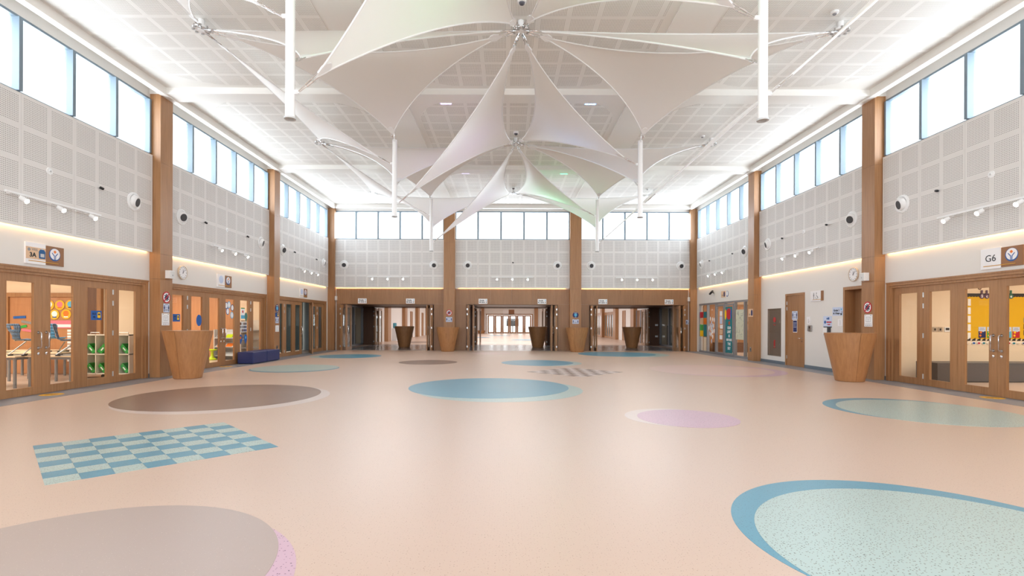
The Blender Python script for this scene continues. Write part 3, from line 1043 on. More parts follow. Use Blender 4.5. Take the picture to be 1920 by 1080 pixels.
def chair(x, y, z, rz, m, label):
    t = thing('school_chair', label, 'chair', (x, y, z), rz, 'chairs put up on the tables')
    # shell: a curved sheet running from the seat front up the back (y>0 is the back)
    prof = [(-0.19, 0.375, 0.17), (-0.10, 0.36, 0.19), (0.05, 0.355, 0.175), (0.14, 0.375, 0.12), (0.175, 0.44, 0.105), (0.195, 0.52, 0.13), (0.215, 0.60, 0.185), (0.235, 0.68, 0.205), (0.245, 0.73, 0.17)]
    b = MB()
    rings = []
    for i, (py, pz, hw) in enumerate(prof):
        row = []
        for k in range(9):
            f = -1 + k / 4
            c = 0.03 * f * f if i > 3 else -0.0
            row.append((f * hw, py - c, pz + (0.012 * f * f if i <= 3 else 0)))
        rings.append(row)
    for r0, r1 in zip(rings, rings[1:]):
        for k in range(8):
            if r0 is rings[6] and k in (3, 4):
                continue                                  # grip hole
            b.face([r0[k], r0[k + 1], r1[k + 1], r1[k]])
    o = b.build('seat_shell', m, t, smooth=True)
    md = o.modifiers.new('thick', 'SOLIDIFY')
    md.thickness = 0.012
    b = MB()
    for sx in (-1, 1):
        b.tube([(sx * 0.13, 0.10, 0.345), (sx * 0.16, -0.13, 0.345), (sx * 0.18, -0.17, 0.31), (sx * 0.19, 0.02, 0.15), (sx * 0.20, 0.16, 0.03), (sx * 0.2, 0.13, 0.014), (sx * 0.2, -0.2, 0.014)], 0.012, 8)
    b.tube([(-0.16, -0.13, 0.345), (0.16, -0.13, 0.345)], 0.010, 8)
    b.build('sled_frame', STEEL, t, smooth=True)
    for sx in (-1, 1):
        for py in (-0.17, 0.13):
            MB().box(sx * 0.2 - 0.02, sx * 0.2 + 0.02, py - 0.045, py + 0.045, 0, 0.03).build('foot_glide', BLACK, t)


table(-11.67, 11.78, 1.36, 0.7, 'birch topped table behind the pair of door handles of classroom 3A')
table(-10.43, 11.86, 1.05, 0.46, 'birch topped table nearest the tray cubby in classroom 3A')
table(-11.9, 13.1, 1.3, 0.65, 'birch topped table in the middle row of classroom 3A')
table(-12.9, 14.0, 1.3, 0.6, 'birch topped table against the posters of classroom 3A')
chair(-11.08, 11.73, 0.72, math.radians(168), CHAIRB, 'grey blue shell chair set on the table, its back and grip hole facing out')
chair(-10.2, 11.85, 0.72, math.radians(125), CHAIRB, 'grey blue shell chair turned sideways on the table near the cubby')
chair(-11.6, 13.1, 0.72, math.radians(190), CHAIRB2, 'light blue shell chair on the middle row table')
# cubby with green trays
t = thing('tray_cubby', 'white wheeled cubby unit holding tilted green trays in classroom 3A', 'cubby', (-10.75, 13.55, 0))
W_, Z0_, Z1_ = 1.48, 0.11, 1.16
b = MB()
b.box(-W_ / 2, W_ / 2, -0.0, 0.4, Z0_, Z0_ + 0.025).box(-W_ / 2, W_ / 2, 0, 0.4, Z1_ - 0.025, Z1_).box(-W_ / 2, W_ / 2, 0.38, 0.4, Z0_, Z1_)
b.box(-W_ / 2, -W_ / 2 + 0.02, 0, 0.4, Z0_, Z1_).box(W_ / 2 - 0.02, W_ / 2, 0, 0.4, Z0_, Z1_)
b.box(-W_ / 2, W_ / 2, 0, 0.38, 0.625, 0.65)
for k in range(1, 5):
    x = -W_ / 2 + W_ * k / 5
    b.box(x - 0.01, x + 0.01, 0.0, 0.38, Z0_, Z1_)
b.build('carcass', mat('cubby_white', srgb(238, 228, 212), 0.5), t)
for x in (-0.62, 0.0, 0.62):
    MB().lathe([(0.05, -0.02), (0.05, 0.02)], 14, (x, 0.08, 0.055), 'Y').build('wheel', BLACK, t)
for x in (-0.32, 0.45):
    MB().tube([(x - 0.12, 0.2, Z1_), (x - 0.12, 0.2, Z1_ + 0.05), (x + 0.12, 0.2, Z1_ + 0.05), (x + 0.12, 0.2, Z1_)], 0.008, 6).build('handle_rail', STEEL, t)
MB().lathe([(0.02, 0), (0.02, 0.006)], 12, (0, 0, 0), 'Y').build('cord_hole', BLACK, t, (W_ / 2 + 0.001, 0.2, 0.66), PI / 2)


def tray_mesh():
    b = MB()
    w0, w1, d, h = 0.115, 0.14, 0.32, 0.11
    lo = [(-w0, 0.02, 0), (w0, 0.02, 0), (w0, d - 0.02, 0), (-w0, d - 0.02, 0)]
    hi = [(-w1, 0, h), (w1, 0, h), (w1, d, h), (-w1, d, h)]
    ri = [(-w1 + 0.012, 0.012, h), (w1 - 0.012, 0.012, h), (w1 - 0.012, d - 0.012, h), (-w1 + 0.012, d - 0.012, h)]
    li = [(-w0 + 0.01, 0.03, 0.01), (w0 - 0.01, 0.03, 0.01), (w0 - 0.01, d - 0.03, 0.01), (-w0 + 0.01, d - 0.03, 0.01)]
    return b.ring([lo, hi, ri, li]).mesh('tray_body', GREEN)


TM = tray_mesh()
TL = MB().box(-0.05, 0.05, 0.004, 0.012, 0.035, 0.075).mesh('name_card', PAPER)
for r, z in ((0, 0.137), (1, 0.652)):
    for k in range(5):
        x = -10.75 - W_ / 2 + W_ * (k + 0.5) / 5
        t = thing('plastic_tray', 'green plastic tray in the %s row of the cubby, %s compartment from its right end' % ('lower' if r == 0 else 'upper', ('fifth', 'fourth', 'third', 'second', 'first')[k]), 'tray', (x, 13.57, z + 0.09), 0, 'green trays in the cubby')
        q = 1 if (k + r) % 3 else -1
        t.location.x -= 0.042 * q
        t.rotation_euler = (0, math.radians(50 * q), 0)
        put('tray_body', TM, t)
        put('name_card', TL, t, (0, 0.004, 0))
# posters on the partition of 3A
def flat(name, label, cat, side_loc, rz, w, h, m, group=None, th=0.006, shape=None):
    b = MB()
    if shape is None:
        b.box(-w / 2, w / 2, -th, 0, -h / 2, h / 2)
    else:
        b.prism(shape, -th, 0)
    o = b.build(name, m, None, side_loc, rz)
    return tag(o, label, cat, group)


yp = 14.64
for i, (x, z) in enumerate(((-13.10, 1.97), (-12.80, 1.97), (-12.50, 1.98), (-13.24, 1.70), (-12.95, 1.70), (-12.62, 1.71))):
    t = thing('round_poster', 'yellow round poster, %s row, %s of three on the 3A partition' % (('upper', 'lower')[i // 3], ('first', 'second', 'third')[i % 3]), 'poster', (x, yp, z), 0, 'yellow round posters')
    MB().prism(circ(0.14), -0.006, 0).build('disc', mat('poster_yellow', srgb(226, 180, 40), 0.6), t)
    MB().prism(circ(0.085, 8, 0.0, 0.02), -0.008, -0.006).build('picture', [PAPER, PINK, SKYB, PAPER, PAPER, ORANGE][i], t)
    MB().box(-0.06, 0.06, -0.009, -0.006, -0.09, -0.06).build('caption', [PINK, ORANGE, NAVY, PINK, BLUE, PAPER][i], t)
t = thing('welcome_strip', 'pink bordered paper strip on the 3A partition under the round posters', 'poster', (-12.82, yp, 1.42))
MB().box(-0.46, 0.46, -0.006, 0, -0.11, 0.11).build('sheet', PINK, t)
MB().box(-0.30, 0.44, -0.008, -0.006, -0.08, 0.0).build('white_band', PAPER, t)
MB().box(-0.42, -0.34, -0.008, -0.006, -0.08, 0.08).build('white_edge', PAPER, t)
for k in range(11):
    flat('name_card', 'small white card on the 3A partition, %s from the top of its column' % ('first', 'second', 'third', 'fourth', 'fifth', 'sixth', 'seventh', 'eighth', 'ninth', 'tenth', 'eleventh')[k], 'card', (-12.48, yp, 1.24 - 0.085 * k), 0, 0.20, 0.06, PAPER, 'column of white cards')
for i, (x, z, m, n, a) in enumerate(((-13.95, 1.62, BLUE, 'blue', 3), (-13.72, 1.47, GREY, 'grey', -10), (-13.92, 1.34, GREEN, 'green', 10), (-13.70, 1.24, PINK, 'pink', -8))):
    o = flat('paper_strip', n + ' paper strip pinned aslant on the 3A partition', 'poster', (x, yp, z), 0, 0.36, 0.07, m, 'slanting paper strips')
    o.rotation_euler = (0, math.radians(-a), 0)

# ---- classroom behind the bench: partition, stool, racks
folding_partition(-14.4, -11.2, 21.1, 2.55, WOOD_IN, 5, 'orange brown folding partition in the classroom behind the blue bench')
t = thing('wobble_stool', 'lime green wobble stool on the floor of the classroom behind the blue bench', 'stool', (-11.65, 20.2, 0))
MB().lathe([(0.17, 0.0), (0.19, 0.03), (0.10, 0.08), (0.05, 0.16), (0.045, 0.33), (0.06, 0.36)], 24).build('base', LIME, t, smooth=True)
MB().lathe([(0.06, 0.36), (0.17, 0.38), (0.18, 0.41), (0.16, 0.425)], 24).build('seat', LIME, t, smooth=True)
t = thing('magazine_rack', 'grey display rack with sloping shelves of books behind the pull handles', 'rack', (-11.2, 20.45, 0))
MB().box(-0.42, -0.39, -0.2, 0.25, 0, 1.2).box(0.39, 0.42, -0.2, 0.25, 0, 1.2).box(-0.39, 0.39, 0.22, 0.25, 0, 1.2).build('rack_frame', LGREY, t)
for z in (0.15, 0.5, 0.85):
    b = MB()
    b.ring([[(-0.39, -0.2, z), (-0.39, 0.2, z + 0.22), (-0.39, 0.2, z + 0.235), (-0.39, -0.2, z + 0.015)], [(0.39, -0.2, z), (0.39, 0.2, z + 0.22), (0.39, 0.2, z + 0.235), (0.39, -0.2, z + 0.015)]])
    b.build('sloping_shelf', LGREY, t)
for i, (x, z, m, n) in enumerate(((-0.2, 0.92, GREY, 'grey'), (0.15, 0.92, LIME, 'lime'), (-0.18, 0.56, ORANGE, 'orange'), (0.16, 0.56, ORANGE, 'second orange'))):
    b = MB().box(-0.13, 0.13, -0.02, 0, 0, 0.24)
    o = b.build('picture_book', m, None, (-11.2 + x, 20.27, z - 0.05), 0)
    o.rotation_euler = (math.radians(-58), 0, 0)
    tag(o, n + ' book lying on the grey display rack', 'book', 'books on the grey rack')
t = thing('shelf_rack', 'grey metal shelf rack at the far end of the classroom behind the blue bench', 'shelf', (-10.25, 20.6, 0))
MB().box(-0.4, -0.37, -0.2, 0.2, 0, 1.58).box(0.37, 0.4, -0.2, 0.2, 0, 1.58).box(-0.37, 0.37, 0.18, 0.2, 0, 1.58).build('shelf_frame', mat('rack_white', srgb(220, 212, 200), 0.5), t)
for z in (0.1, 0.45, 0.8, 1.15):
    MB().box(-0.37, 0.37, -0.22, 0.18, z, z + 0.03).build('shelf', GREY, t)
# ---- classroom with grey blinds
o = thing('roller_blind', 'teal grey roller blind hanging behind the half-open doors', 'blind', (-11.0, 21.5, 0), PI / 2)
MB().box(0.0, 6.0, -0.01, 0.01, 0.03, 2.75).build('blind_cloth', BLIND, o)
MB().tube([(0, 0, 2.8), (6, 0, 2.8)], 0.04, 8).build('roller', LGREY, o)
t = thing('easel_stand', 'black metal stand in front of the teal grey blind', 'stand', (-10.35, 22.75, 0), PI / 2)
MB().tube([(0, 0, 0.05), (0, 0, 1.65)], 0.025, 8).build('pole', BLACK, t)
MB().tube([(-0.5, 0, 0.45), (0, 0, 0.45)], 0.02, 8).tube([(-0.5, 0, 0.85), (0, 0, 0.85)], 0.02, 8).tube([(-0.5, 0, 0.45), (-0.5, 0, 0.85)], 0.015, 8).build('rail', BLACK, t)
MB().box(-0.2, 0.2, -0.2, 0.2, 0, 0.05).build('foot', BLACK, t)

# ---- classroom G6
YG = 14.32
t = thing('display_board', 'yellow paper display board with black scalloped border in classroom G6', 'board', (12.83, YG, 0))
xb0, xb1 = 0.0, 2.6
MB().box(xb0, xb1, -0.012, 0, 1.10, 2.30).build('yellow_paper', mat('board_yellow', srgb(226, 176, 12), 0.7), t)
b = MB()
b.box(xb0, xb1, -0.016, 0, 2.30, 2.37)
x = xb0
while x < xb1 - 0.07:
    b.prism([(x + 0.04 + 0.04 * math.cos(PI + PI * k / 6), 2.30 + 0.03 * math.sin(PI + PI * k / 6)) for k in range(7)], -0.016, 0)
    x += 0.08
b.build('scalloped_border', BLACK, t)
for k in range(18):
    x = xb0 + 0.06 + k * 0.14
    MB().prism([(x - 0.045, 1.05), (x + 0.045, 1.05), (x + 0.045, 1.13), (x - 0.015, 1.09)], -0.02, -0.0).build('black_cut_out', BLACK, t)
    cols = [TOPW, BLUE, RED, TEAL, TOPW, NAVY]
    MB().prism([(x - 0.055, 0.985), (x - 0.03, 0.945), (x + 0.03, 0.945), (x + 0.055, 0.985), (x + 0.03, 1.02), (x - 0.03, 1.02)], -0.02, 0).build('badge_rim', PAPER, t)
    MB().prism([(x - 0.04, 0.983), (x - 0.022, 0.957), (x + 0.022, 0.957), (x + 0.04, 0.983), (x + 0.022, 1.006), (x - 0.022, 1.006)], -0.024, -0.02).build('badge', cols[k % 6], t)
PLUM = mat('plum', srgb(90, 60, 90), 0.5)
for k, (ch, c) in enumerate(zip('Science', (PLUM, PLUM, mat('rose', srgb(190, 90, 100), 0.5), BLUE, PLUM, PLUM, mat('flask_green', srgb(40, 110, 90), 0.5)))):
    x = 13.25 + k * 0.135
    f = thing('letter_flask', 'paper flask with letter %s, number %s in the word on the yellow board' % (ch.upper(), ('one', 'two', 'three', 'four', 'five', 'six', 'seven')[k]), 'letter', (x, YG - 0.018, 2.29), 0, 'paper flask letters')
    MB().prism(circ(0.068, 18), -0.006, 0).prism([(-0.022, 0.06), (0.022, 0.06), (0.026, 0.17), (-0.026, 0.17)], -0.006, 0).build('flask', c, f)
    txt(ch, 0.11, f, 0, 0, -0.009, PAPER, bold=0.003)
t = thing('paper_flower', 'small brown paper disc above the first letter of the yellow board', 'decoration', (13.2, YG, 2.52))
MB().prism(circ(0.05, 14), -0.006, 0).build('disc', BROWN, t)
MB().prism(circ(0.02, 10), -0.008, -0.006).build('centre', SIGNT, t)
for k, (x, c, n) in enumerate(((13.26, NAVY, 'navy'), (13.50, GREEN, 'green'), (13.98, SKYB, 'sky blue'), (14.21, RED, 'red'))):
    p = thing('book_poster', n + ' book cover poster at the foot of the yellow board', 'poster', (x, YG - 0.013, 1.285), 0, 'book posters on the yellow board')
    MB().box(-0.10, 0.10, -0.006, 0, -0.15, 0.15).build('cover', PALEB, p)
    MB().box(-0.10, 0.10, -0.008, -0.006, -0.15, 0.03).build('picture', c, p)
    MB().prism(circ(0.035, 10, -0.04, 0.0), -0.010, -0.008).prism(circ(0.03, 10, -0.05, -0.09), -0.010, -0.008).build('figure', YEL if k else ORANGE, p)
    MB().prism(circ(0.03, 10, 0.03, 0.04), -0.009, -0.006).prism(circ(0.03, 10, -0.02, 0.04), -0.009, -0.006).build('cloud', PALEB, p)
    MB().box(-0.07, 0.07, -0.008, -0.006, 0.075, 0.085).box(-0.05, 0.05, -0.008, -0.006, 0.11, 0.12).build('title_lines', GREY, p)
for k in range(5):
    flat('white_card', 'white card at the edge of the yellow board, %s from the top' % ('first', 'second', 'third', 'fourth', 'fifth')[k], 'card', (12.90, YG - 0.013, 2.12 - 0.235 * k), 0, 0.08, 0.19, PAPER, 'white cards beside the yellow board')
for k in range(3):
    flat('photo_card', 'dark photo card at the right edge of the yellow board, %s from the top' % ('first', 'second', 'third')[k], 'card', (14.50, YG - 0.013, 1.62 - 0.17 * k), 0, 0.16, 0.14, (GREY, BROWN, DGREY)[k], 'photo cards on the yellow board')
t = thing('bench_seat', 'long dark grey upholstered bench against the wall of classroom G6', 'bench', (13.35, 13.62, 0))
MB().box(-2.2, 2.2, -0.35, 0.35, 0.02, 0.5).build('seat_block', LEATHER, t)
MB().box(-2.15, 2.15, -0.3, 0.3, 0, 0.02).build('plinth', BLACK, t)
for x, n in ((11.95, 'first'), (12.10, 'second')):
    t = thing('switch_plate', n + ' steel switch plate on the cream wall of classroom G6', 'switch', (x, YG, 1.36), 0, 'switches in G6')
    MB().box(-0.065, 0.065, -0.01, 0, -0.065, 0.065).build('plate', STEEL, t)
    MB().box(-0.02, 0.02, -0.016, -0.01, -0.03, 0.03).build('rocker', BLACK, t)
t = thing('thermostat', 'white thermostat with dark display in classroom G6', 'thermostat', (12.29, YG, 1.36))
MB().box(-0.08, 0.08, -0.02, 0, -0.065, 0.065).build('case', STEELW, t)
MB().box(-0.05, 0.05, -0.024, -0.02, -0.02, 0.045).build('display', BLACK, t)
# ---- classroom behind the shopfront
folding_partition(10.6, 17.0, 27.45, 2.4, WOOD_IN, 7, 'orange brown folding partition behind the shopfront')
tag(MB().box(10.9, 16.5, 26.6, 27.2, 0, 0.5).build('low_bench', BROWN), 'long dark brown bench seen through the shopfront', 'bench')
t = thing('round_stool', 'red seat with pink cushion behind the shopfront glass', 'stool', (11.2, 22.9, 0))
MB().box(-0.25, 0.25, -0.25, 0.25, 0, 0.62).build('base', RED, t)
MB().box(-0.26, 0.26, -0.26, 0.26, 0.62, 0.7).build('seat', PINK, t)

# ------------------------------------------------------------------ shade sails, masts, anchors
MASTS = {}
ZT, ZH, ZM, ZL = 6.50, 5.86, 5.27, 4.78
MX = 3.365
for y, n in ((7.29, 'large near'), (14.03, 'middle'), (20.77, 'far')):
    for s in (-1, 1):
        t = thing('flying_mast', 'white tubular %s mast hanging among the sails on the %s side' % (n, 'G6' if s > 0 else '3A'), 'mast', (X0 + s * MX, y, 4.40), 0, 'hanging sail masts')
        MB().tube([(0, 0, 0.02), (0, 0, ZT - 4.40)], 0.066, 24).build('tube', STEELW, t, smooth=True)
        MB().lathe([(0.0, 0.012), (0.052, 0.012), (0.052, -0.004), (0.082, -0.004), (0.082, 0.02), (0.0, 0.02)], 24).build('end_cap', LGREY, t, smooth=True)
        q = 1 if s > 0 else -1
        hi, lo = (ZH, ZL) if s > 0 else (ZL, ZH)      # centre-side lug, wall-side lug
        for dx, dy, z in ((-q * 0.1, 0, hi), (q * 0.1, 0, lo), (0, 0.1, ZM), (0, -0.08, ZT - 0.03)):
            MB().box(min(dx, 0) - 0.015, max(dx, 0) + 0.015, min(dy, 0) - 0.015, max(dy, 0) + 0.015, z - 4.40 - 0.03, z - 4.40 + 0.03).lathe([(0.03, -0.02), (0.03, 0.02)], 10, (dx, dy, z - 4.40)).build('lug', STEELW, t)
            MASTS[(y, s, round(z, 2))] = None
ZN = 7.60
SX = 6.65
for y, n in ((24.14, 'far'), (17.40, 'middle'), (10.66, 'near'), (3.92, 'overhead')):
    for x, w in ((-SX, 'classroom 3A side'), (0, 'centre line'), (SX, 'classroom G6 side')):
        t = thing('ceiling_anchor', 'white ceiling anchor plate of the sails, %s row, %s' % (n, w), 'anchor', (X0 + x, y, ZN), 0, 'ceiling anchors of the sails')
        MB().lathe([(0.06, -0.03), (0.06, 0.2)], 16).build('stem', STEELW, t, smooth=True)
        MB().lathe([(0.17, -0.02), (0.17, 0.015)], 24).build('ring_plate', STEELW, t)
        for k in range(8):
            a = PI / 8 + k * PI / 4
            MB().lathe([(0.03, -0.035), (0.03, 0.03)], 8, (0.15 * math.cos(a), 0.15 * math.sin(a), 0)).build('shackle', STEEL, t)


def sail(A, B, C, gaps, sags, label, group):
    """A,B,C anchors; gaps: distance sail corner to anchor; sags: for edges AB, BC, CA"""
    anc = [Vector(p) for p in (A, B, C)]
    cen = (anc[0] + anc[1] + anc[2]) / 3
    cor = [p + (cen - p).normalized() * g for p, g in zip(anc, gaps)]
    nrm = (cor[1] - cor[0]).cross(cor[2] - cor[0]).normalized()
    t = thing('shade_sail', label, 'sail', cen, 0, group)
    inn = []
    for i in range(3):
        a, b_ = cor[i], cor[(i + 1) % 3]
        e = (b_ - a)
        p = nrm.cross(e).normalized()
        if p.dot(cen - a) < 0:
            p = -p
        inn.append(p * e.length * sags[i])

    def P(l0, l1, l2):
        l = (l0, l1, l2)
        q = cor[0] * l0 + cor[1] * l1 + cor[2] * l2
        for i in range(3):
            q = q + inn[i] * (4 * l[i] * l[(i + 1) % 3])
        return q + nrm * (l0 * l1 * l2 * 27 * 0.10) - cen

    N = 20
    b = MB()
    idx = {}
    for i in range(N + 1):
        for j in range(N + 1 - i):
            idx[(i, j)] = len(b.v)
            b.v.append(tuple(P(1 - (i + j) / N, i / N, j / N)))
    for i in range(N):
        for j in range(N - i):
            b.f.append((idx[(i, j)], idx[(i + 1, j)], idx[(i, j + 1)]))
            b.m.append(0)
            if i + j < N - 1:
                b.f.append((idx[(i + 1, j)], idx[(i + 1, j + 1)], idx[(i, j + 1)]))
                b.m.append(0)
    b.build('membrane', SAIL, t, smooth=True)
    for i in range(3):
        pts = []
        for k in range(17):
            l = [0, 0, 0]
            l[i] = 1 - k / 16
            l[(i + 1) % 3] = k / 16
            pts.append(P(*l))
        MB().tube(pts, 0.016, 6).build('edge_cable', STEELW, t, smooth=True)
    for i in range(3):
        c0 = cor[i] - cen
        d = (cen - anc[i]).normalized()
        sd = d.cross(nrm).normalized()
        w = 0.085
        # clamp plate following the corner, in the sail plane
        arc = [c0 - sd * 0.02, c0 + sd * 0.02]
        o_ = [c0 + d * 0.02 + sd * 0.03, c0 + d * 0.16 + sd * w, c0 + d * 0.24 + sd * w * 0.8, c0 + d * 0.29 + sd * w * 0.3, c0 + d * 0.29 - sd * w * 0.3, c0 + d * 0.24 - sd * w * 0.8, c0 + d * 0.16 - sd * w, c0 + d * 0.02 - sd * 0.03]
        MB().ring([[p + nrm * 0.012 for p in o_], [p - nrm * 0.012 for p in o_]]).build('corner_plate', STEELW, t)
        b = MB()
        e = anc[i] - cen
        for q in (-1, 1):
            s0 = c0 + d * 0.05 + sd * q * 0.045
            s1 = e + sd * q * 0.012
            mid = s0.lerp(s1, 0.5)
            b.tube([s0, s0.lerp(s1, 0.3), s0.lerp(s1, 0.32), s0.lerp(s1, 0.62), s0.lerp(s1, 0.64), s1], [0.008, 0.008, 0.016, 0.016, 0.008, 0.008], 6)
        b.build('turnbuckle', CHROME, t, smooth=True)
    return t


def NODE(k, row):
    y = {0: 3.92, 1: 10.66, 2: 17.40, 3: 24.14}[row]
    return (X0 + k * SX, y, ZN)


def MAST(s, row, z, dx=0, dy=0):
    y = {0: 7.29, 1: 14.03, 2: 20.77}[row]
    return (X0 + s * MX + dx, y + dy, z)


ROWN = ('large near', 'middle', 'far')
for r in range(3):
    for s in (-1, 1):
        sn = '3A' if s < 0 else 'G6'
        zc, zw = (ZH, ZL) if s > 0 else (ZL, ZH)
        sail(NODE(0, r), NODE(0, r + 1), MAST(s, r, zc, -s * 0.11), (0.42, 0.42, 0.34), (0.065, 0.075, 0.075),
             'centre line sail tied to the %s mast on the %s side' % (ROWN[r], sn), 'centre line sails')
        sail(NODE(s, r), NODE(s, r + 1), MAST(s, r, zw, s * 0.11), (0.42, 0.42, 0.34), (0.045, 0.105, 0.075),
             'outer sail along the wall anchors tied to the %s mast on the %s side' % (ROWN[r], sn), 'outer sails')
        sail(NODE(0, r + 1), NODE(s, r + 1), MAST(s, r, ZM, 0, 0.11), (0.42, 0.42, 0.34), (0.075, 0.08, 0.08),
             'crosswise sail behind the %s mast on the %s side, tied at its middle' % (ROWN[r], sn), 'crosswise sails')
        if r > 0:
            sail(NODE(0, r), NODE(s, r), MAST(s, r, ZT, 0, -0.08), (0.42, 0.42, 0.20), (0.075, 0.085, 0.075),
                 'crosswise sail before the %s mast on the %s side, tied to its top' % (ROWN[r], sn), 'crosswise sails')

# ------------------------------------------------------------------ lamps, nozzles and small fittings on the walls
def track(side, u, label, d=0.35, warm=16):
    loc, rz = wl(side, u, 3.93, 0.09)
    t = thing('track_light', label, 'lamp', loc, rz, 'three-spot track lights')
    MB().box(-1.12, 1.12, -0.20, -0.165, 0.0, 0.035).build('track', STEELW, t)
    for x in (-0.9, 0.9):
        MB().tube([(x, 0, 0.02), (x, -0.17, 0.02)], 0.012, 6).build('bracket', STEELW, t)
    for x in (-0.82, 0, 0.82):
        h = thing('spot_head', None, None, (x, -0.21, -0.03))
        h.parent = t
        bpy.data.objects.remove(h)
        b = MB()
        p0, p1 = Vector((x, -0.19, -0.05)), Vector((x, -0.31, -0.12))
        b.tube([p0, p1], [0.045, 0.05], 14)
        b.tube([(x, -0.185, 0.0), (x, -0.20, -0.06)], 0.012, 6)
        o = b.build('spot_head', STEELW, t, smooth=True)
        dr = (p1 - p0).normalized()
        MB().tube([p1 + dr * 0.001, p1 + dr * 0.006], 0.042, 14).build('lens', BULB, o)
        l = bpy.data.lights.new('spot', 'SPOT')
        l.energy = warm
        l.color = (1, 0.80, 0.58)
        l.spot_size = math.radians(95)
        l.spot_blend = 0.8
        l.shadow_soft_size = 0.05
        lo = bpy.data.objects.new('spot_beam', l)
        lo.parent = t
        lo.location = p1 + dr * 0.02
        lo.rotation_euler = dr.to_track_quat('-Z', 'Y').to_euler()
        COL.objects.link(lo)
    return t


def nozzle(side, u, z, label, tilt=0.0):
    loc, rz = wl(side, u, z, 0.09)
    t = thing('air_nozzle', label, 'vent', loc, rz, 'round air nozzles')
    MB().lathe([(0.24, 0), (0.235, 0.02), (0.19, 0.035), (0.175, 0.02)], 28, axis='Y').build('flange', STEELW, t, smooth=True)
    o = MB().lathe([(0.17, -0.02), (0.17, 0.03), (0.155, 0.07), (0.125, 0.09), (0.105, 0.085)], 28, axis='Y').build('nozzle_ball', STEELW, t, smooth=True)
    MB().lathe([(0.108, 0.0), (0.108, 0.094)], 24, axis='Y').build('dark_throat', DGREY, o)
    o.rotation_euler = (math.radians(14), 0, tilt)


def sensor(side, u, z, label, m=BLACK):
    loc, rz = wl(side, u, z, 0.09)
    t = thing('sensor', label, 'sensor', loc, rz, 'small sensors on the perforated boards')
    if m is BLACK:
        MB().tube([(0, 0, 0), (0, -0.05, 0)], 0.018, 8).build('stem', LGREY, t)
        MB().tube([(-0.03, -0.05, 0), (0.04, -0.07, -0.02)], 0.03, 10).build('head', BLACK, t)
    else:
        MB().lathe([(0.075, 0), (0.07, 0.015), (0.025, 0.02), (0.02, 0.03)], 20, axis='Y').build('disc', STEELW, t, smooth=True)
        MB().lathe([(0.02, 0.02), (0.02, 0.034)], 10, axis='Y').build('head', LGREY, t)


CARD = {0: 'first', 1: 'second', 2: 'third'}
for s in 'LR':
    for i, u in enumerate(BAYS):
        where = BAYN[(s, i)]
        track(s, u, 'white track of three lit spots above ' + where)
        for du in (-2.42, 2.42):
            nozzle(s, u + du, 4.57, 'air nozzle at the %s end of the boards above %s' % ('near' if du < 0 else 'far', where), tilt=0.25 if (s == 'L') == (du > 0) else -0.25)
        for du in (-1.3, 1.3):
            sensor(s, u + du, 4.63, 'black sensor %s the middle of the boards above %s' % ('before' if du < 0 else 'beyond', where))
        sensor(s, u, 4.63, 'white disc sensor amid the boards above ' + where, STEELW)
        loc, rz = wl(s, u, 3.40, 0.03)
        t = thing('cove_light', 'warm strip light behind the boards above ' + where, 'lamp', loc, rz, 'warm strip lights')
        MB().box(-3.05, 3.05, -0.012, 0.012, 0.0, 0.012).build('led_strip', LED, t)
        area('cove_glow', (loc[0], loc[1], 3.395), (0, 0, -1), 0.03, 6.0, 6, (1, 0.6, 0.25))
for i, (a, c) in enumerate(BX):
    x = (a + c) / 2
    where = BAYN[('B', i)]
    track('B', x, 'white track of three lit spots above ' + where)
    for du in (-2.42, 2.42):
        nozzle('B', x + du, 4.60, 'air nozzle on the %s half of the boards above %s' % ('3A' if du < 0 else 'G6', where), 0.2)
    t = thing('cove_light', 'warm strip light behind the boards above ' + where, 'lamp', (x, YB - 0.045, 3.40), 0, 'warm strip lights')
    MB().box(-2.9, 2.9, -0.012, 0.012, 0, 0.012).build('led_strip', LED, t)
    area('cove_glow', (x, YB - 0.045, 3.395), (0, 0, -1), 5.8, 0.03, 6, (1, 0.5, 0.15))
sensor('B', 0.28, 4.75, 'small black sensor on the boards above the middle opening')


def clock(side, u, z, label):
    loc, rz = wl(side, u, z)
    t = thing('wall_clock', label, 'clock', loc, rz, 'wall clocks')
    MB().lathe([(0.20, 0), (0.21, 0.045), (0.19, 0.055), (0.185, 0.035)], 36, axis='Y').build('case', mat('clock_rim', srgb(214, 200, 184), 0.4), t, smooth=True)
    MB().lathe([(0.188, 0.0), (0.188, 0.036)], 36, axis='Y').build('dial', SIGNW, t)
    b = MB()
    for k in range(12):
        a = k * PI / 6
        x, zz = 0.155 * math.sin(a), 0.155 * math.cos(a)
        b.box(x - 0.008, x + 0.008, -0.038, -0.036, zz - 0.012, zz + 0.012)
    b.build('hour_marks', DGREY, t)
    for a, ln, w in ((math.radians(2), 0.09, 0.008), (math.radians(45), 0.14, 0.006)):
        dx, dz = math.sin(a), math.cos(a)
        b = MB().prism([(-dx * 0.03 - dz * w, -dz * 0.03 + dx * w), (-dx * 0.03 + dz * w, -dz * 0.03 - dx * w), (dx * ln + dz * w * 0.5, dz * ln - dx * w * 0.5), (dx * ln - dz * w * 0.5, dz * ln + dx * w * 0.5)], -0.042, -0.039)
        b.build('clock_hand', BLACK, t)


clock('L', 15.15, 2.96, 'round white wall clock beside the column of classroom 3A')
clock('R', 15.0, 2.96, 'round white wall clock above the half-hidden doorway')


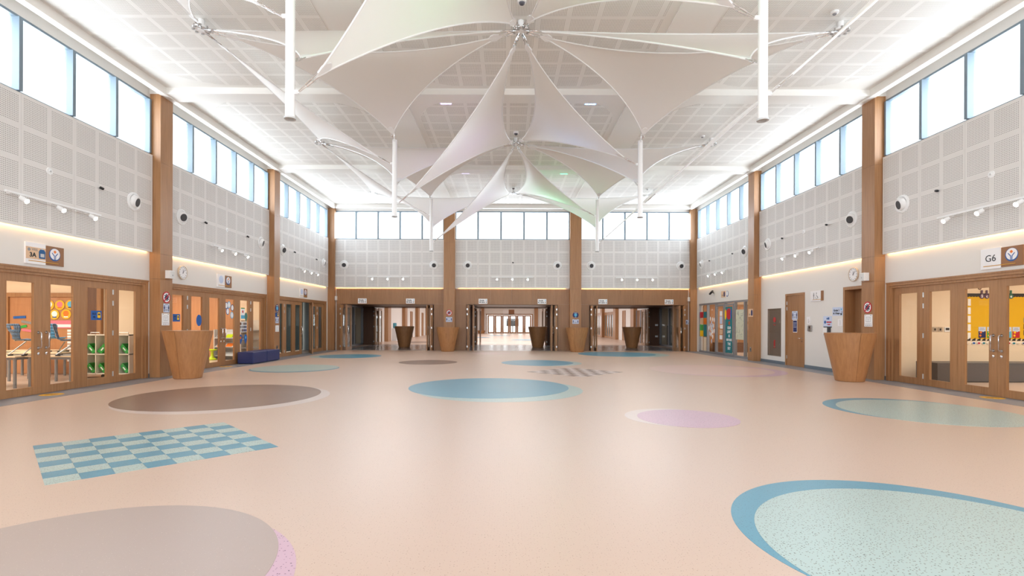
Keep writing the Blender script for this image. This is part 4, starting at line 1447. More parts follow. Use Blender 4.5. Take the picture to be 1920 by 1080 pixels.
def speaker_box(loc, rz, label):
    t = thing('emergency_light', label, 'lamp', loc, rz, 'white boxes on the columns')
    MB().box(-0.10, 0.10, -0.13, 0, -0.11, 0.11).build('case', STEELW, t)
    MB().box(-0.085, 0.085, -0.139, -0.13, -0.09, 0.09).build('cover', mat('diffuser_grey', (0.7, 0.7, 0.69), 0.3), t)
    MB().lathe([(0.02, 0), (0.02, 0.012)], 10, (0, -0.139, -0.02), 'Y').build('indicator', LGREY, t)


loc, rz = wl('L', 14.08, 2.80, 0.29)
speaker_box(loc, rz, 'white box light on the column beside classroom 3A')
loc, rz = wl('R', 14.08, 2.80, 0.29)
speaker_box(loc, rz, 'white box light on the column beside classroom G6')
speaker_box((-9.30, YB - 0.03, 2.80), 0, 'white box light on the end wall near the half-open doors')
speaker_box((9.83, YB - 0.03, 2.80), 0, 'white box light on the end wall near the shopfront')


# ---- signs
def room_sign(side, u, code, label, pack=False):
    loc, rz = wl(side, u, 2.885)
    t = thing('room_sign', label, 'sign', loc, rz, 'white and brown room signs')
    MB().box(-0.445, 0.0, -0.03, 0, -0.215, 0.215).build('number_plate', SIGNW, t)
    MB().box(0.0, 0.445, -0.022, 0, -0.20, 0.20).build('emblem_plate', SIGNB, t)
    if pack:
        MB().box(-0.44, -0.005, -0.034, -0.03, -0.115, 0.125).build('paper_label', SIGNT, t)
        txt('VISS', 0.075, t, -0.255, 0.075, -0.037, GREY)
        MB().prism(circ(0.032, 16, -0.375, 0.07), -0.036, -0.034).build('small_emblem', GREY, t)
        p = MB().prism([(-0.155, -0.09), (-0.02, -0.09), (-0.015, 0.05), (-0.045, 0.095), (-0.13, 0.095), (-0.16, 0.05)], -0.040, -0.034).build('backpack_picture', mat('pack_blue', srgb(20, 86, 140), 0.5), t)
        MB().box(-0.13, -0.045, -0.043, -0.040, -0.06, 0.01).build('pocket', LGREY, p)
        MB().prism(circ(0.02, 10, -0.088, 0.10), -0.038, -0.034).build('grip', LGREY, p)
        txt(code, 0.125, t, -0.295, -0.035, -0.037, BLACK, bold=0.004)
    elif code:
        txt(code, 0.2, t, -0.22, 0.0, -0.033, BLACK)
    else:
        MB().prism(circ(0.13, 24, -0.22, 0.04), -0.032, -0.03).build('faint_emblem', PALEB, t)
    MB().box(-0.38, 0.30, -0.034, -0.022, -0.16, -0.145).build('gold_line', GOLD, t)
    ex, ez = 0.22, 0.03
    e = MB().prism(circ(0.135, 28, ex, ez), -0.025, -0.022).build('emblem_ring', mat('emblem_blue', srgb(40, 90, 160), 0.5), t)
    MB().prism(circ(0.118, 28, ex + 0.004, ez + 0.012), -0.028, -0.025).build('emblem_disc', SIGNW, e)
    MB().prism([(ex - 0.035, ez + 0.06), (ex, ez + 0.025), (ex + 0.035, ez + 0.06), (ex, ez + 0.095)], -0.031, -0.028).build('emblem_head', ORANGE, e)
    for q in (-1, 1):
        MB().prism([(ex + q * 0.065, ez + 0.04), (ex + q * 0.075, ez + 0.03), (ex + q * 0.022, ez - 0.03), (ex + q * 0.018, ez - 0.12), (ex + q * 0.006, ez - 0.12), (ex + q * 0.008, ez - 0.02)], -0.031, -0.028).build('emblem_arm', MATS['emblem_blue'], e)
    return t


room_sign('L', 10.65, '3A', 'room sign reading 3A with a blue backpack above the classroom doors', True)
room_sign('R', 10.52, 'G6', 'room sign reading G6 above the classroom doors')
room_sign('L', 17.4, None, 'room sign with emblem above the doors behind the blue bench')
room_sign('L', 24.14, None, 'room sign with emblem above the half-open doors')


def virus(parent):
    MB().prism(circ(0.16, 32), -0.004, 0).build('red_ring', RED, parent)
    MB().prism(circ(0.128, 32), -0.006, -0.004).build('white_disc', PAPER, parent)
    b = MB()
    b.prism(circ(0.06, 16), -0.008, -0.006)
    for k in range(8):
        a = k * PI / 4 + 0.2
        dx, dz = math.cos(a), math.sin(a)
        b.prism([(dx * 0.05 - dz * 0.014, dz * 0.05 + dx * 0.014), (dx * 0.05 + dz * 0.014, dz * 0.05 - dx * 0.014), (dx * 0.098 + dz * 0.022, dz * 0.098 - dx * 0.022), (dx * 0.098 - dz * 0.022, dz * 0.098 + dx * 0.022)], -0.008, -0.006)
    b.build('germ', mat('germ_navy', srgb(26, 32, 74), 0.5), parent)
    c = 0.7071
    MB().prism([(-0.10 * c * 1.3 - 0.012, -0.10 * c * 1.3 + 0.012), (-0.10 * c * 1.3 + 0.012, -0.10 * c * 1.3 - 0.012), (0.13 * c + 0.012, 0.13 * c - 0.012), (0.13 * c - 0.012, 0.13 * c + 0.012)], -0.010, -0.008).build('slash', RED, parent)


def person_icon(b, x, z, h, y0, y1):
    b.prism(circ(h * 0.09, 10, x, z + h * 0.41), y0, y1)
    b.prism([(x - h * .13, z + h * .3), (x + h * .13, z + h * .3), (x + h * .13, z - 0.05 * h), (x + h * .07, z - 0.05 * h), (x + h * .06, z - h * .5), (x - h * .06, z - h * .5), (x - h * .07, z - 0.05 * h), (x - h * .13, z - 0.05 * h)], y0, y1)


def distance(loc, rz, label, w=0.25, h=0.24):
    t = thing('notice', label, 'notice', loc, rz, 'pale blue distancing notices')
    MB().box(-w / 2, w / 2, -0.004, 0, -h / 2, h / 2).build('sheet', PALEB, t)
    b = MB()
    for s in (-1, 1):
        person_icon(b, s * w * 0.35, -0.01, h * 0.72, -0.006, -0.004)
    b.build('figures', NAVY, t)
    MB().box(-w * .2, w * .2, -0.006, -0.004, -h * .32, -h * .26).box(-w * .2, w * .2, -0.006, -0.004, -h * .2, -h * .14).box(-w * .16, w * .16, -0.006, -0.004, h * .05, h * .09).box(-w * .22, w * .22, -0.006, -0.004, h * .36, h * .42).build('text_lines', GREY, t)


def plan(loc, rz, label, w=0.3, h=0.33):
    t = thing('evacuation_plan', label, 'notice', loc, rz, 'framed floor plans')
    MB().box(-w / 2, w / 2, -0.012, 0, -h / 2, h / 2).build('frame', PAPER, t)
    b = MB()
    for x0, x1, z0, z1 in ((-.3, .3, .26, .30), (-.3, -.26, -.1, .26), (.26, .3, -.1, .26), (-.3, .3, -.12, -.08), (-.2, .2, .12, .15), (-.02, .02, -.08, .12)):
        b.box(x0 * w, x1 * w, -0.014, -0.012, z0 * h, z1 * h)
    b.build('floor_plan', LGREY, t)
    b = MB()
    for k in range(4):
        x = -0.36 * w + k * 0.22 * w
        b.box(x, x + 0.12 * w, -0.014, -0.012, -0.42 * h, -0.36 * h)
    b.box(-.4 * w, .4 * w, -0.014, -0.012, -0.27 * h, -0.25 * h).box(-.42 * w, -.3 * w, -0.014, -0.012, .4 * h, .44 * h).box(.25 * w, .42 * w, -0.014, -0.012, .4 * h, .44 * h)
    b.build('legend', GREY, t)


def masksign(loc, rz, label):
    t = thing('mask_sign', label, 'sign', loc, rz, 'round blue mask signs')
    MB().prism(circ(0.16, 32), -0.004, 0).build('blue_disc', NAVY, t)
    MB().prism([(-0.07, 0.06), (0, 0.075), (0.07, 0.06), (0.075, -0.02), (0.03, -0.075), (-0.03, -0.075), (-0.075, -0.02)], -0.006, -0.004).build('mask', SKYB, t)
    MB().box(-0.07, 0.07, -0.006, -0.004, 0.10, 0.12).box(-0.05, 0.05, -0.006, -0.004, -0.125, -0.108).build('text_lines', PAPER, t)


def bus_sign(loc, rz, label, w=0.30, h=0.20, num='40'):
    t = thing('bus_sign', label, 'sign', loc, rz, 'blue bus number signs')
    MB().box(-w / 2, w / 2, -0.004, 0, -h / 2, h / 2).build('plate', BLUE, t)
    MB().prism([(0.03, -0.06), (0.12, -0.06), (0.12, 0.05), (0.105, 0.075), (0.045, 0.075), (0.03, 0.05)], -0.007, -0.004).build('bus_picture', YEL, t)
    MB().box(0.042, 0.108, -0.009, -0.007, 0.005, 0.045).box(0.035, 0.05, -0.009, -0.004, -0.075, -0.055).box(0.10, 0.115, -0.009, -0.004, -0.075, -0.055).build('bus_window', DGREY, t)
    txt('BUS', 0.065, t, -0.065, 0.035, -0.006, BLACK)
    txt(num, 0.065, t, -0.065, -0.04, -0.006, BLACK)


for s in 'LR':
    n = '3A' if s == 'L' else 'G6'
    loc, rz = wl(s, 14.03, 2.17 if s == 'L' else 1.96, 0.292)
    t = thing('virus_sign', 'round red no-virus sign on the column beside classroom ' + n, 'sign', loc, rz, 'round no-virus signs')
    virus(t)
loc, rz = wl('L', 14.03, 1.88, 0.292)
distance(loc, rz, 'pale blue distancing notice on the column beside classroom 3A')
loc, rz = wl('L', 13.99, 1.57, 0.292)
plan(loc, rz, 'framed evacuation plan on the column beside classroom 3A')
loc, rz = wl('R', 13.99, 1.60, 0.292)
plan(loc, rz, 'framed evacuation plan on the column beside classroom G6')
loc, rz = wl('L', 20.77, 2.06, 0.292)
masksign(loc, rz, 'round blue mask sign on the column past the blue bench')
loc, rz = wl('L', 20.77, 1.80, 0.292)
bus_sign(loc, rz, 'blue bus sign on the column past the blue bench', 0.3, 0.17)
loc, rz = wl('L', 20.77, 1.58, 0.292)
distance(loc, rz, 'pale blue distancing notice on the column past the blue bench', 0.3, 0.24)
loc, rz = wl('L', 20.77, 1.24, 0.292)
plan(loc, rz, 'white framed notice on the column past the blue bench', 0.3, 0.26)
xl, xr = X0 - 3.385, X0 + 3.385
t = thing('virus_sign', 'round red no-virus sign on the end wall column', 'sign', (xl, YB - 0.302, 2.03), 0, 'round no-virus signs')
virus(t)
distance((xl, YB - 0.302, 1.67), 0, 'pale blue distancing notice on the end wall column below the no-virus sign', 0.34, 0.26)
masksign((xr, YB - 0.302, 1.93), 0, 'round blue mask sign on the end wall column')
distance((xr, YB - 0.302, 1.58), 0, 'pale blue distancing notice on the end wall column below the mask sign', 0.34, 0.24)
distance((9.80, YB - 0.032, 1.57), 0, 'pale blue distancing notice beside the opening by the shopfront', 0.32, 0.24)


def grade_sign(x, l2, label):
    t = thing('grade_sign', label, 'sign', (x, YB - 0.032, 2.66), 0, 'white grade signs over the openings')
    MB().box(-0.235, 0.235, -0.008, 0, -0.135, 0.135).build('plate', PAPER, t)
    txt('Grade', 0.10, t, -0.06, 0.045, -0.010, BLACK, bold=0.003)
    txt(l2, 0.095, t, -0.06, -0.055, -0.010, BLACK, bold=0.003)
    b = MB()
    person_icon(b, 0.175, -0.06, 0.12, -0.010, -0.008)
    b.build('figure', BLACK, t)
    MB().prism(circ(0.025, 12, 0.175, 0.06), -0.010, -0.008).build('crest', SKYB, t)


for x, l2, n, k in (((679.5 - 951.5) * .02885, '1A Girls', 0, 'first'), ((769.5 - 951.5) * .02885, '2B Girls', 0, 'second'), ((905.5 - 951.5) * .02885, '3B Girls', 1, 'first'),
                    ((1016 - 951.5) * .02885, '4C Girls', 1, 'second'), ((1130 - 951.5) * .02885, '5A Girls', 2, 'first'), ((1254 - 951.5) * .02885, '6A Girls', 2, 'second')):
    grade_sign(x, l2, 'white grade sign, %s of two over %s' % (k, BAYN[('B', n)]))

# right wall: cabinet, notices, switches
loc, rz = wl('R', 19.495, 0.28)
t = thing('hose_cabinet', 'recessed stainless steel hose cabinet with two doors and red pictograms', 'cabinet', loc, rz)
MB().box(-0.485, 0.485, -0.008, 0.2, 0, 0.04).box(-0.485, 0.485, -0.008, 0.2, 1.76, 1.80).box(-0.485, -0.45, -0.008, 0.2, 0.04, 1.76).box(0.45, 0.485, -0.008, 0.2, 0.04, 1.76).box(-0.45, 0.45, 0.18, 0.2, 0.04, 1.76).build('cabinet_frame', STAIN, t)
for z0, z1 in ((0.045, 0.895), (0.905, 1.755)):
    o = MB().box(-0.445, 0.445, 0.01, 0.03, z0, z1).build('cabinet_door', STAIN, t)
    if z0 > 0.5:
        b = MB().prism(circ(0.10, 20, 0, z0 + 0.47), 0.004, 0.0101)
    else:
        b = MB().box(-0.05, 0.05, 0.004, 0.0101, z0 + 0.32, z0 + 0.52).box(-0.02, 0.06, 0.004, 0.0101, z0 + 0.52, z0 + 0.56)
    b.build('red_pictogram', mat('pictogram_red', srgb(170, 44, 44), 0.5), o)
    MB().box(-0.08, 0.08, 0.004, 0.0101, z0 + 0.26, z0 + 0.29).build('red_caption', MATS['pictogram_red'], o)
    MB().tube([(0.40, 0.0, z0 + 0.35), (0.40, 0.0, z0 + 0.45)], 0.01, 6).build('latch', CHROME, o)
loc, rz = wl('R', 18.12, 1.80, -0.008)
distance(loc, rz, 'pale blue distancing notice on the restroom door', 0.34, 0.30)
loc, rz = wl('R', 18.10, 1.42, -0.008)
t = thing('notice', 'dark blue notice below the distancing notice on the restroom door', 'notice', loc, rz)
MB().box(-0.13, 0.13, -0.003, 0, -0.22, 0.22).build('sheet', PAPER, t)
MB().box(-0.115, 0.115, -0.005, -0.003, -0.20, 0.20).build('blue_field', NAVY, t)
MB().box(-0.08, 0.08, -0.007, -0.005, 0.1, 0.12).box(-0.08, 0.06, -0.007, -0.005, 0.03, 0.05).box(-0.08, 0.08, -0.007, -0.005, -0.04, -0.02).build('text_lines', PALEB, t)
loc, rz = wl('R', 16.79, 2.42)
t = thing('restroom_sign', 'white restroom sign with standing figure and wheelchair beside the restroom door', 'sign', loc, rz)
MB().box(-0.33, 0.22, -0.03, 0, -0.17, 0.17).build('plate', SIGNW, t)
MB().box(0.22, 0.33, -0.022, 0, -0.16, 0.16).build('brown_edge', SIGNB, t)
b = MB()
person_icon(b, -0.15, 0.0, 0.22, -0.032, -0.03)
b.prism(circ(0.022, 10, 0.0, 0.09), -0.032, -0.03)
b.tube([(0.0 + 0.055 * math.cos(a), -0.031, -0.045 + 0.055 * math.sin(a)) for a in [k * PI / 10 for k in range(9, 24)]], 0.006, 5)
b.tube([(0, -0.031, 0.06), (0, -0.031, -0.01), (0.06, -0.031, -0.01), (0.09, -0.031, -0.08)], 0.007, 5)
b.build('pictogram', GREY, t)
MB().box(-0.22, 0.30, -0.034, -0.03, -0.125, -0.112).build('gold_line', GOLD, t)
loc, rz = wl('R', 17.27, 1.62)
t = thing('braille_plate', 'small white wheelchair plate above the access reader', 'sign', loc, rz)
MB().box(-0.10, 0.10, -0.006, 0, -0.12, 0.12).build('plate', SIGNW, t)
MB().tube([(0.0 + 0.03 * math.cos(a), -0.007, -0.04 + 0.03 * math.sin(a)) for a in [k * PI / 8 for k in range(8, 19)]], 0.005, 5).box(-0.006, 0.004, -0.009, -0.006, -0.02, 0.05).build('pictogram', GREY, t)
loc, rz = wl('R', 17.2, 1.35)
t = thing('access_reader', 'grey access reader with dark lens beside the restroom door', 'reader', loc, rz)
MB().box(-0.14, -0.02, -0.02, 0, -0.09, 0.09).build('back_plate', LGREY, t)
MB().box(-0.02, 0.12, -0.05, 0, -0.10, 0.10).build('case', STEEL, t)
MB().lathe([(0.03, 0), (0.03, 0.006)], 12, (0.05, -0.05, 0.03), 'Y').build('lens', BLACK, t)
loc, rz = wl('R', 15.75, 1.89)
t = thing('grade_notice', 'pale notice reading Grade 2 and 3 Boys beside the half-hidden doorway', 'notice', loc, rz)
MB().box(-0.25, 0.25, -0.004, 0, -0.13, 0.13).build('sheet', PALEB, t)
txt('Grade 2', 0.085, t, -0.06, 0.03, -0.006, BLACK, bold=0.003)
txt('& 3 Boys', 0.085, t, -0.06, -0.06, -0.006, BLACK, bold=0.003)
MB().prism(circ(0.03, 12, 0.17, 0.06), -0.006, -0.004).build('crest', SKYB, t)
MB().box(0.19, 0.21, -0.006, -0.004, -0.05, 0.0).prism([(0.12, -0.06), (0.21, -0.06), (0.20, -0.11), (0.15, -0.12)], -0.006, -0.004).build('toilet_picture', BLACK, t)
loc, rz = wl('R', 16.25, 1.56)
t = thing('sanitizer_poster', 'white sanitizer poster with red text above the dispenser', 'poster', loc, rz)
MB().box(-0.22, 0.22, -0.004, 0, -0.17, 0.19).build('sheet', PALEB, t)
MB().box(-0.2, 0.22, -0.006, -0.004, -0.17, -0.14).build('black_bar', BLACK, t)
MB().box(-0.05, 0.2, -0.006, -0.004, -0.02, 0.02).box(0.0, 0.14, -0.006, -0.004, -0.09, -0.06).build('red_text', RED, t)
MB().prism(circ(0.05, 14, -0.12, 0.0), -0.006, -0.004).prism(circ(0.03, 10, -0.02, 0.11), -0.006, -0.004).box(0.02, 0.09, -0.006, -0.004, 0.08, 0.15).build('picture', MATS['emblem_blue'], t)
loc, rz = wl('R', 16.22, 1.27)
t = thing('sanitizer_dispenser', 'white wall dispenser under the sanitizer poster', 'dispenser', loc, rz)
MB().box(-0.10, 0.09, -0.11, 0, -0.14, 0.12).build('body', STEELW, t)
MB().box(0.09, 0.13, -0.09, 0, -0.14, 0.12).build('side', DGREY, t)
MB().box(-0.05, 0.04, -0.13, -0.11, -0.13, -0.09).build('lever', LGREY, t)
loc, rz = wl('R', 15.62, 1.55)
t = thing('switch_plate', 'cream switch plate beside the half-hidden doorway', 'switch', loc, rz)
MB().box(-0.11, 0.11, -0.014, 0, -0.11, 0.11).build('plate', SIGNW, t)
MB().box(-0.005, 0.005, -0.018, -0.014, -0.08, 0.08).build('rocker', LGREY, t)
loc, rz = wl('R', 20.77, 1.94, 0.292)
t = thing('class_label', 'tan class label with blue backpack on the column by the shopfront', 'sign', loc, rz)
MB().box(-0.2, 0.2, -0.005, 0, -0.16, 0.16).build('plate', SIGNT, t)
MB().prism([(0.03, -0.11), (0.16, -0.11), (0.165, 0.05), (0.13, 0.12), (0.06, 0.12), (0.025, 0.05)], -0.008, -0.005).build('backpack_picture', NAVY, t)
txt('1A', 0.12, t, -0.09, -0.07, -0.007, BLACK)
for s, n in (('L', 'past the blue bench'), ('R', 'by the shopfront')):
    loc, rz = wl(s, 20.77, 0.46, 0.292)
    t = thing('socket_plate', 'steel socket low on the column ' + n, 'socket', loc, rz, 'sockets on columns')
    MB().box(-0.06, 0.06, -0.008, 0, -0.09, 0.09).build('plate', STEEL, t)
    MB().box(-0.03, 0.03, -0.012, -0.008, -0.05, 0.05).build('outlet', DGREY, t)
loc, rz = wl('R', 25.2, 3.0)
t = thing('security_camera', 'black bullet camera on the white wall above the shopfront', 'camera', loc, rz)
MB().tube([(0, 0, 0), (0, -0.10, 0.05)], 0.02, 8).build('bracket', BLACK, t)
MB().tube([(-0.16, -0.14, -0.04), (0.12, -0.12, 0.09)], 0.05, 12).build('body', BLACK, t, smooth=True)
loc, rz = wl('R', 23.95, 2.88)
t = thing('room_sign', 'tan class label with backpack and emblem above the shopfront', 'sign', loc, rz, 'white and brown room signs')
MB().box(-0.38, 0.08, -0.012, 0, -0.15, 0.15).build('number_plate', SIGNT, t)
MB().prism([(-0.10, -0.11), (0.04, -0.11), (0.045, 0.05), (0.01, 0.12), (-0.06, 0.12), (-0.105, 0.05)], -0.015, -0.012).build('backpack_picture', NAVY, t)
txt('1A', 0.12, t, -0.25, -0.05, -0.014, BLACK)
e = MB().prism(circ(0.135, 24, 0.27, 0), -0.008, 0).build('emblem_ring', MATS['emblem_blue'], t)
MB().prism(circ(0.11, 24, 0.274, 0.012), -0.011, -0.008).build('emblem_disc', SIGNW, e)

# shopfront decorations (local x grows towards the viewer)
def sf(x, z, d=0.004):
    loc, rz = wl('R', 24.15 - x, z, -0.055 + d)
    return loc, rz


def sfd(x, z):
    loc, rz = wl('R', 24.15 - x, z, 0.004)
    return loc, rz


loc, rz = sfd(0.665, 1.22)
t = thing('door_banner', 'teal banner with a hot air balloon on the shopfront door', 'banner', loc, rz)
MB().box(-0.36, 0.36, -0.004, 0, -1.07, 1.05).build('banner_sheet', TEAL, t)
for k, (w, z) in enumerate((('OUR', 0.08), ('LIMIT', -0.10), ('IS', -0.29), ('BEYOND', -0.47), ('THE', -0.66), ('SKY', -0.86))):
    txt(w, 0.17 if len(w) < 6 else 0.14, t, 0.04, z, -0.007, PAPER, bold=0.006)
o = MB().prism([(0.30 * math.cos(a) * (1 if math.sin(a) > -0.3 else 0.8), 0.72 + 0.26 * math.sin(a)) for a in [k * PI / 10 for k in range(20)]], -0.010, -0.004).build('balloon', RED, t)
MB().prism([(-0.34 + 0.1 * math.cos(a), 0.70 + 0.24 * math.sin(a)) for a in [k * PI / 8 for k in range(16)]], -0.012, -0.010).build('balloon_gore', YEL, o)
MB().prism([(0.24 + 0.07 * math.cos(a), 0.72 + 0.22 * math.sin(a)) for a in [k * PI / 8 for k in range(16)]], -0.012, -0.010).build('balloon_gore', BLUE, o)
MB().prism(circ(0.09, 12, 0.05, 0.30), -0.008, -0.004).build('basket', mat('terracotta', srgb(170, 80, 50), 0.6), t)
# coloured cards on the far pane
q = [(-2.78, 1.95, RED, 'dark red'), (-2.28, 1.95, TEAL, 'upper teal'), (-2.78, 1.62, SIGNT, 'tan'), (-2.28, 1.62, ORANGE, 'orange'), (-2.78, 1.29, GREEN, 'green'), (-2.28, 1.29, TEAL, 'middle teal'), (-2.78, 0.98, YEL, 'yellow'), (-2.28, 0.98, TEAL, 'lower teal')]
for x, z, m, n in q:
    loc, rz = sf(x, z)
    flat('colour_card', n + ' square card on the pane of the shopfront by the corner column', 'card', loc, rz, 0.44, 0.31, m, 'coloured cards on the shopfront', 0.003)
loc, rz = sf(-2.3, 0.44)
flat('cream_poster', 'tall cream paper sheet below the coloured cards on the shopfront', 'poster', loc, rz, 0.44, 0.7, CREAM, None, 0.003)
random.seed(3)
for k in range(18):
    a = k * 2.4
    rr = 0.07 + 0.032 * k
    x, z = -1.42 + rr * 0.62 * math.cos(a), 1.25 + rr * 1.15 * math.sin(a)
    loc, rz = sf(x, z)
    o = flat('paper_petal', 'white paper petal of the flower stuck on the second shopfront pane', 'decoration', loc, rz, 0, 0, PAPER if k % 3 else PALEB, 'white paper petals', 0.003, [(0, -0.13), (0.06, -0.03), (0.055, 0.06), (0, 0.12), (-0.055, 0.06), (-0.06, -0.03)])
for i, (x, z, w, h, m, n) in enumerate(((-0.20, 1.98, 0.26, 0.22, PAPER, 'topmost white'), (-0.20, 1.66, 0.28, 0.36, PALEB, 'pale blue'), (-0.16, 1.35, 0.3, 0.18, PAPER, 'middle white'), (-0.2, 1.10, 0.3, 0.22, SIGNT, 'tan'), (-0.2, 0.85, 0.3, 0.2, PAPER, 'lower white'))):
    loc, rz = sfd(x, z)
    t = tag(MB().box(-w / 2, w / 2, -0.004, 0, -h / 2, h / 2).build('paper_notice', m, None, loc, rz), n + ' sheet taped on the plain sliding shopfront leaf', 'notice', 'sheets on the sliding leaf')
loc, rz = sf(1.66, 1.52)
t = thing('map_poster', 'pale drawn map poster on the shopfront pane nearest the column', 'poster', loc, rz)
MB().box(-0.40, 0.40, -0.003, 0, -0.72, 0.6).build('sheet', mat('map_paper', srgb(206, 206, 184), 0.6), t)
random.seed(5)
b = MB()
for k in range(22):
    x, z = random.uniform(-0.35, 0.35), random.uniform(-0.65, 0.5)
    a = random.uniform(0, PI)
    l_ = random.uniform(0.04, 0.12)
    b.tube([(x - l_ * math.cos(a), -0.004, z - l_ * math.sin(a)), (x + l_ * math.cos(a), -0.004, z + l_ * math.sin(a))], 0.006, 4)
b.build('drawn_lines', GREY, t)
for z, n in ((1.72, 'upper'), (1.36, 'lower')):
    loc, rz = sf(2.6, z)
    flat('paper_notice', n + ' white sheet on the narrow shopfront pane by the column', 'notice', loc, rz, 0.4, 0.26, PAPER, 'sheets on the narrow pane', 0.003)

# notices on the left doors
def ld(u, z):
    return wl('L', u, z, -0.062)


loc, rz = ld(12.08, 1.65)
bus_sign(loc, rz, 'blue bus sign on the glass of the classroom 3A doors', 0.31, 0.22)
loc, rz = ld(15.0, 1.62)
bus_sign(loc, rz, 'blue bus sign on the first door leaf past the 3A column', 0.33, 0.22)
loc, rz = ld(16.1, 1.55)
flat('paper_drop', 'blue oval paper on the second door leaf past the 3A column', 'decoration', loc, rz, 0, 0, BLUE, None, 0.003, circ(0.18, 20, 0, 0, 0.14))
for i, (u, z) in enumerate(((17.66, 2.07), (17.83, 2.10), (18.04, 2.00), (17.75, 1.87), (18.02, 1.74))):
    loc, rz = ld(u, z)
    t = thing('paper_oval', 'white paper oval beside the handles behind the bench, %s of five' % ('first', 'second', 'third', 'fourth', 'fifth')[i], 'decoration', loc, rz, 'white ovals on the door')
    MB().prism(circ(0.12, 20, 0, 0, 0.10), -0.003, 0).build('rim', [MATS['emblem_blue'], SKYB, NAVY, BLUE, SKYB][i], t)
    MB().prism(circ(0.095, 20, 0, 0, 0.075), -0.005, -0.003).build('face', PAPER, t)
loc, rz = ld(18.76, 1.82)
t = thing('notice', 'white notice with red dot and blue foot on the fifth door leaf behind the bench', 'notice', loc, rz)
MB().box(-0.14, 0.14, -0.003, 0, -0.2, 0.2).build('sheet', PAPER, t)
MB().box(-0.14, 0.14, -0.005, -0.003, -0.2, -0.07).build('blue_foot', SKYB, t)
MB().prism(circ(0.05, 14, 0, 0.06), -0.005, -0.003).build('red_dot', RED, t)
MB().box(-0.14, 0.14, -0.005, -0.003, 0.17, 0.2).build('green_head', GREEN, t)
loc, rz = ld(18.99, 1.70)
flat('paper_leaf', 'green grey paper leaf on the fifth door leaf behind the bench', 'decoration', loc, rz, 0, 0, mat('leaf_green', srgb(80, 130, 120), 0.6), None, 0.003, [(0, -0.2), (0.11, -0.02), (0.09, 0.1), (0, 0.16), (-0.09, 0.1), (-0.11, -0.02)])
loc, rz = ld(18.80, 1.32)
t = thing('photo_collage', 'square photo collage on the fifth door leaf behind the bench', 'poster', loc, rz)
MB().box(-0.25, 0.25, -0.003, 0, -0.19, 0.19).build('sheet', PAPER, t)
random.seed(9)
for k in range(12):
    x, z = -0.18 + 0.12 * (k % 4), -0.12 + 0.12 * (k // 4)
    MB().box(x - 0.05, x + 0.045, -0.005, -0.003, z - 0.05, z + 0.045).build('photo', random.choice((DGREY, GREY, NAVY, LGREY, BROWN)), t)
for u, n in ((18.62, 'one'), (18.97, 'two')):
    loc, rz = ld(u, 0.88)
    t = thing('paper_drop', 'blue paper drop below the photo collage, number %s towards the far end' % n, 'decoration', loc, rz, 'blue drops')
    MB().prism([(0, -0.2), (0.10, -0.03), (0.11, 0.07), (0.06, 0.15), (0, 0.17), (-0.06, 0.15), (-0.11, 0.07), (-0.10, -0.03)], -0.003, 0).build('drop', BLUE, t)
    MB().prism(circ(0.05, 12, 0, 0.05), -0.005, -0.003).build('spot', SKYB if n == 'two' else ORANGE, t)

# floor stickers
for x, y, n in ((-9.36, 10.52, 'before the classroom 3A doors'), (9.95, 10.5, 'before the classroom G6 doors'), (-9.45, 17.2, 'before the doors with the bench')):
    t = thing('floor_sticker', 'yellow round floor sticker ' + n, 'sticker', (x, y, 0.0025), 0, 'yellow floor stickers')
    MB().prismz([(0.2 * math.cos(k * PI / 16), 0.2 * math.sin(k * PI / 16)) for k in range(32)], 0, 0.001).build('disc', mat('sticker_yellow', srgb(226, 170, 40), 0.5), t)
    MB().prismz([(-0.06 + 0.035 * math.cos(k * PI / 6), 0.09 * math.sin(k * PI / 6)) for k in range(12)], 0.001, 0.002).prismz([(0.06 + 0.035 * math.cos(k * PI / 6), 0.09 * math.sin(k * PI / 6)) for k in range(12)], 0.001, 0.002).build('footprints', mat('sticker_brown', srgb(120, 90, 40), 0.5), t)

# ------------------------------------------------------------------ podiums and benches
def podium(x, y, label, seam=0.2):
    t = thing('tapered_podium', label, 'podium', (x, y, 0), 0, 'tapered oak podiums')
    n, rt, rb, h = 40, 0.59, 0.335, 1.27
    # two halves meeting in a fine seam
    for half in range(2):
        b = MB()
        a0, a1 = (seam, seam + PI) if half == 0 else (seam + PI, seam + 2 * PI)
        g = 0.006
        ang = [a0 + g + (a1 - a0 - 2 * g) * k / 20 for k in range(21)]
        prof = [(rb - 0.02, 0.0), (rb, 0.012), (rt, h - 0.03), (rt, h - 0.012)]
        rings = [[(r * math.cos(a), r * math.sin(a), z) for a in ang] for r, z in prof]
        b.ring(rings, cap=False, closed=False)
        b.build('side_shell', OAK_P, t, smooth=True)
    MB().lathe([(rb - 0.03, 0.001), (rt - 0.012, h - 0.04)], n).build('core', BROWN, t, smooth=True)
    MB().lathe([(0.0, h - 0.012), (rt + 0.004, h - 0.012), (rt + 0.006, h - 0.004), (rt - 0.002, h), (0.0, h)], n).build('top', OAK_P, t, smooth=True)


podium(-8.56, 13.72, 'tapered round oak podium against the column beside classroom 3A', math.radians(-88))
podium(9.06, 13.55, 'tapered round oak podium against the column beside classroom G6', math.radians(-100))
podium(xl, 26.75, 'tapered round oak podium under the no-virus sign of the end wall', 0)
podium(xr, 26.75, 'tapered round oak podium under the mask sign of the end wall', -2.0)
podium(-6.30, 31.3, 'tapered oak podium in the passage, seen in ' + BAYN[('B', 0)], 0)
podium(1.86, 31.3, 'tapered oak podium in the passage, seen in ' + BAYN[('B', 1)], 0)
podium(7.6, 31.3, 'tapered oak podium in the passage, seen in ' + BAYN[('B', 2)], 0)


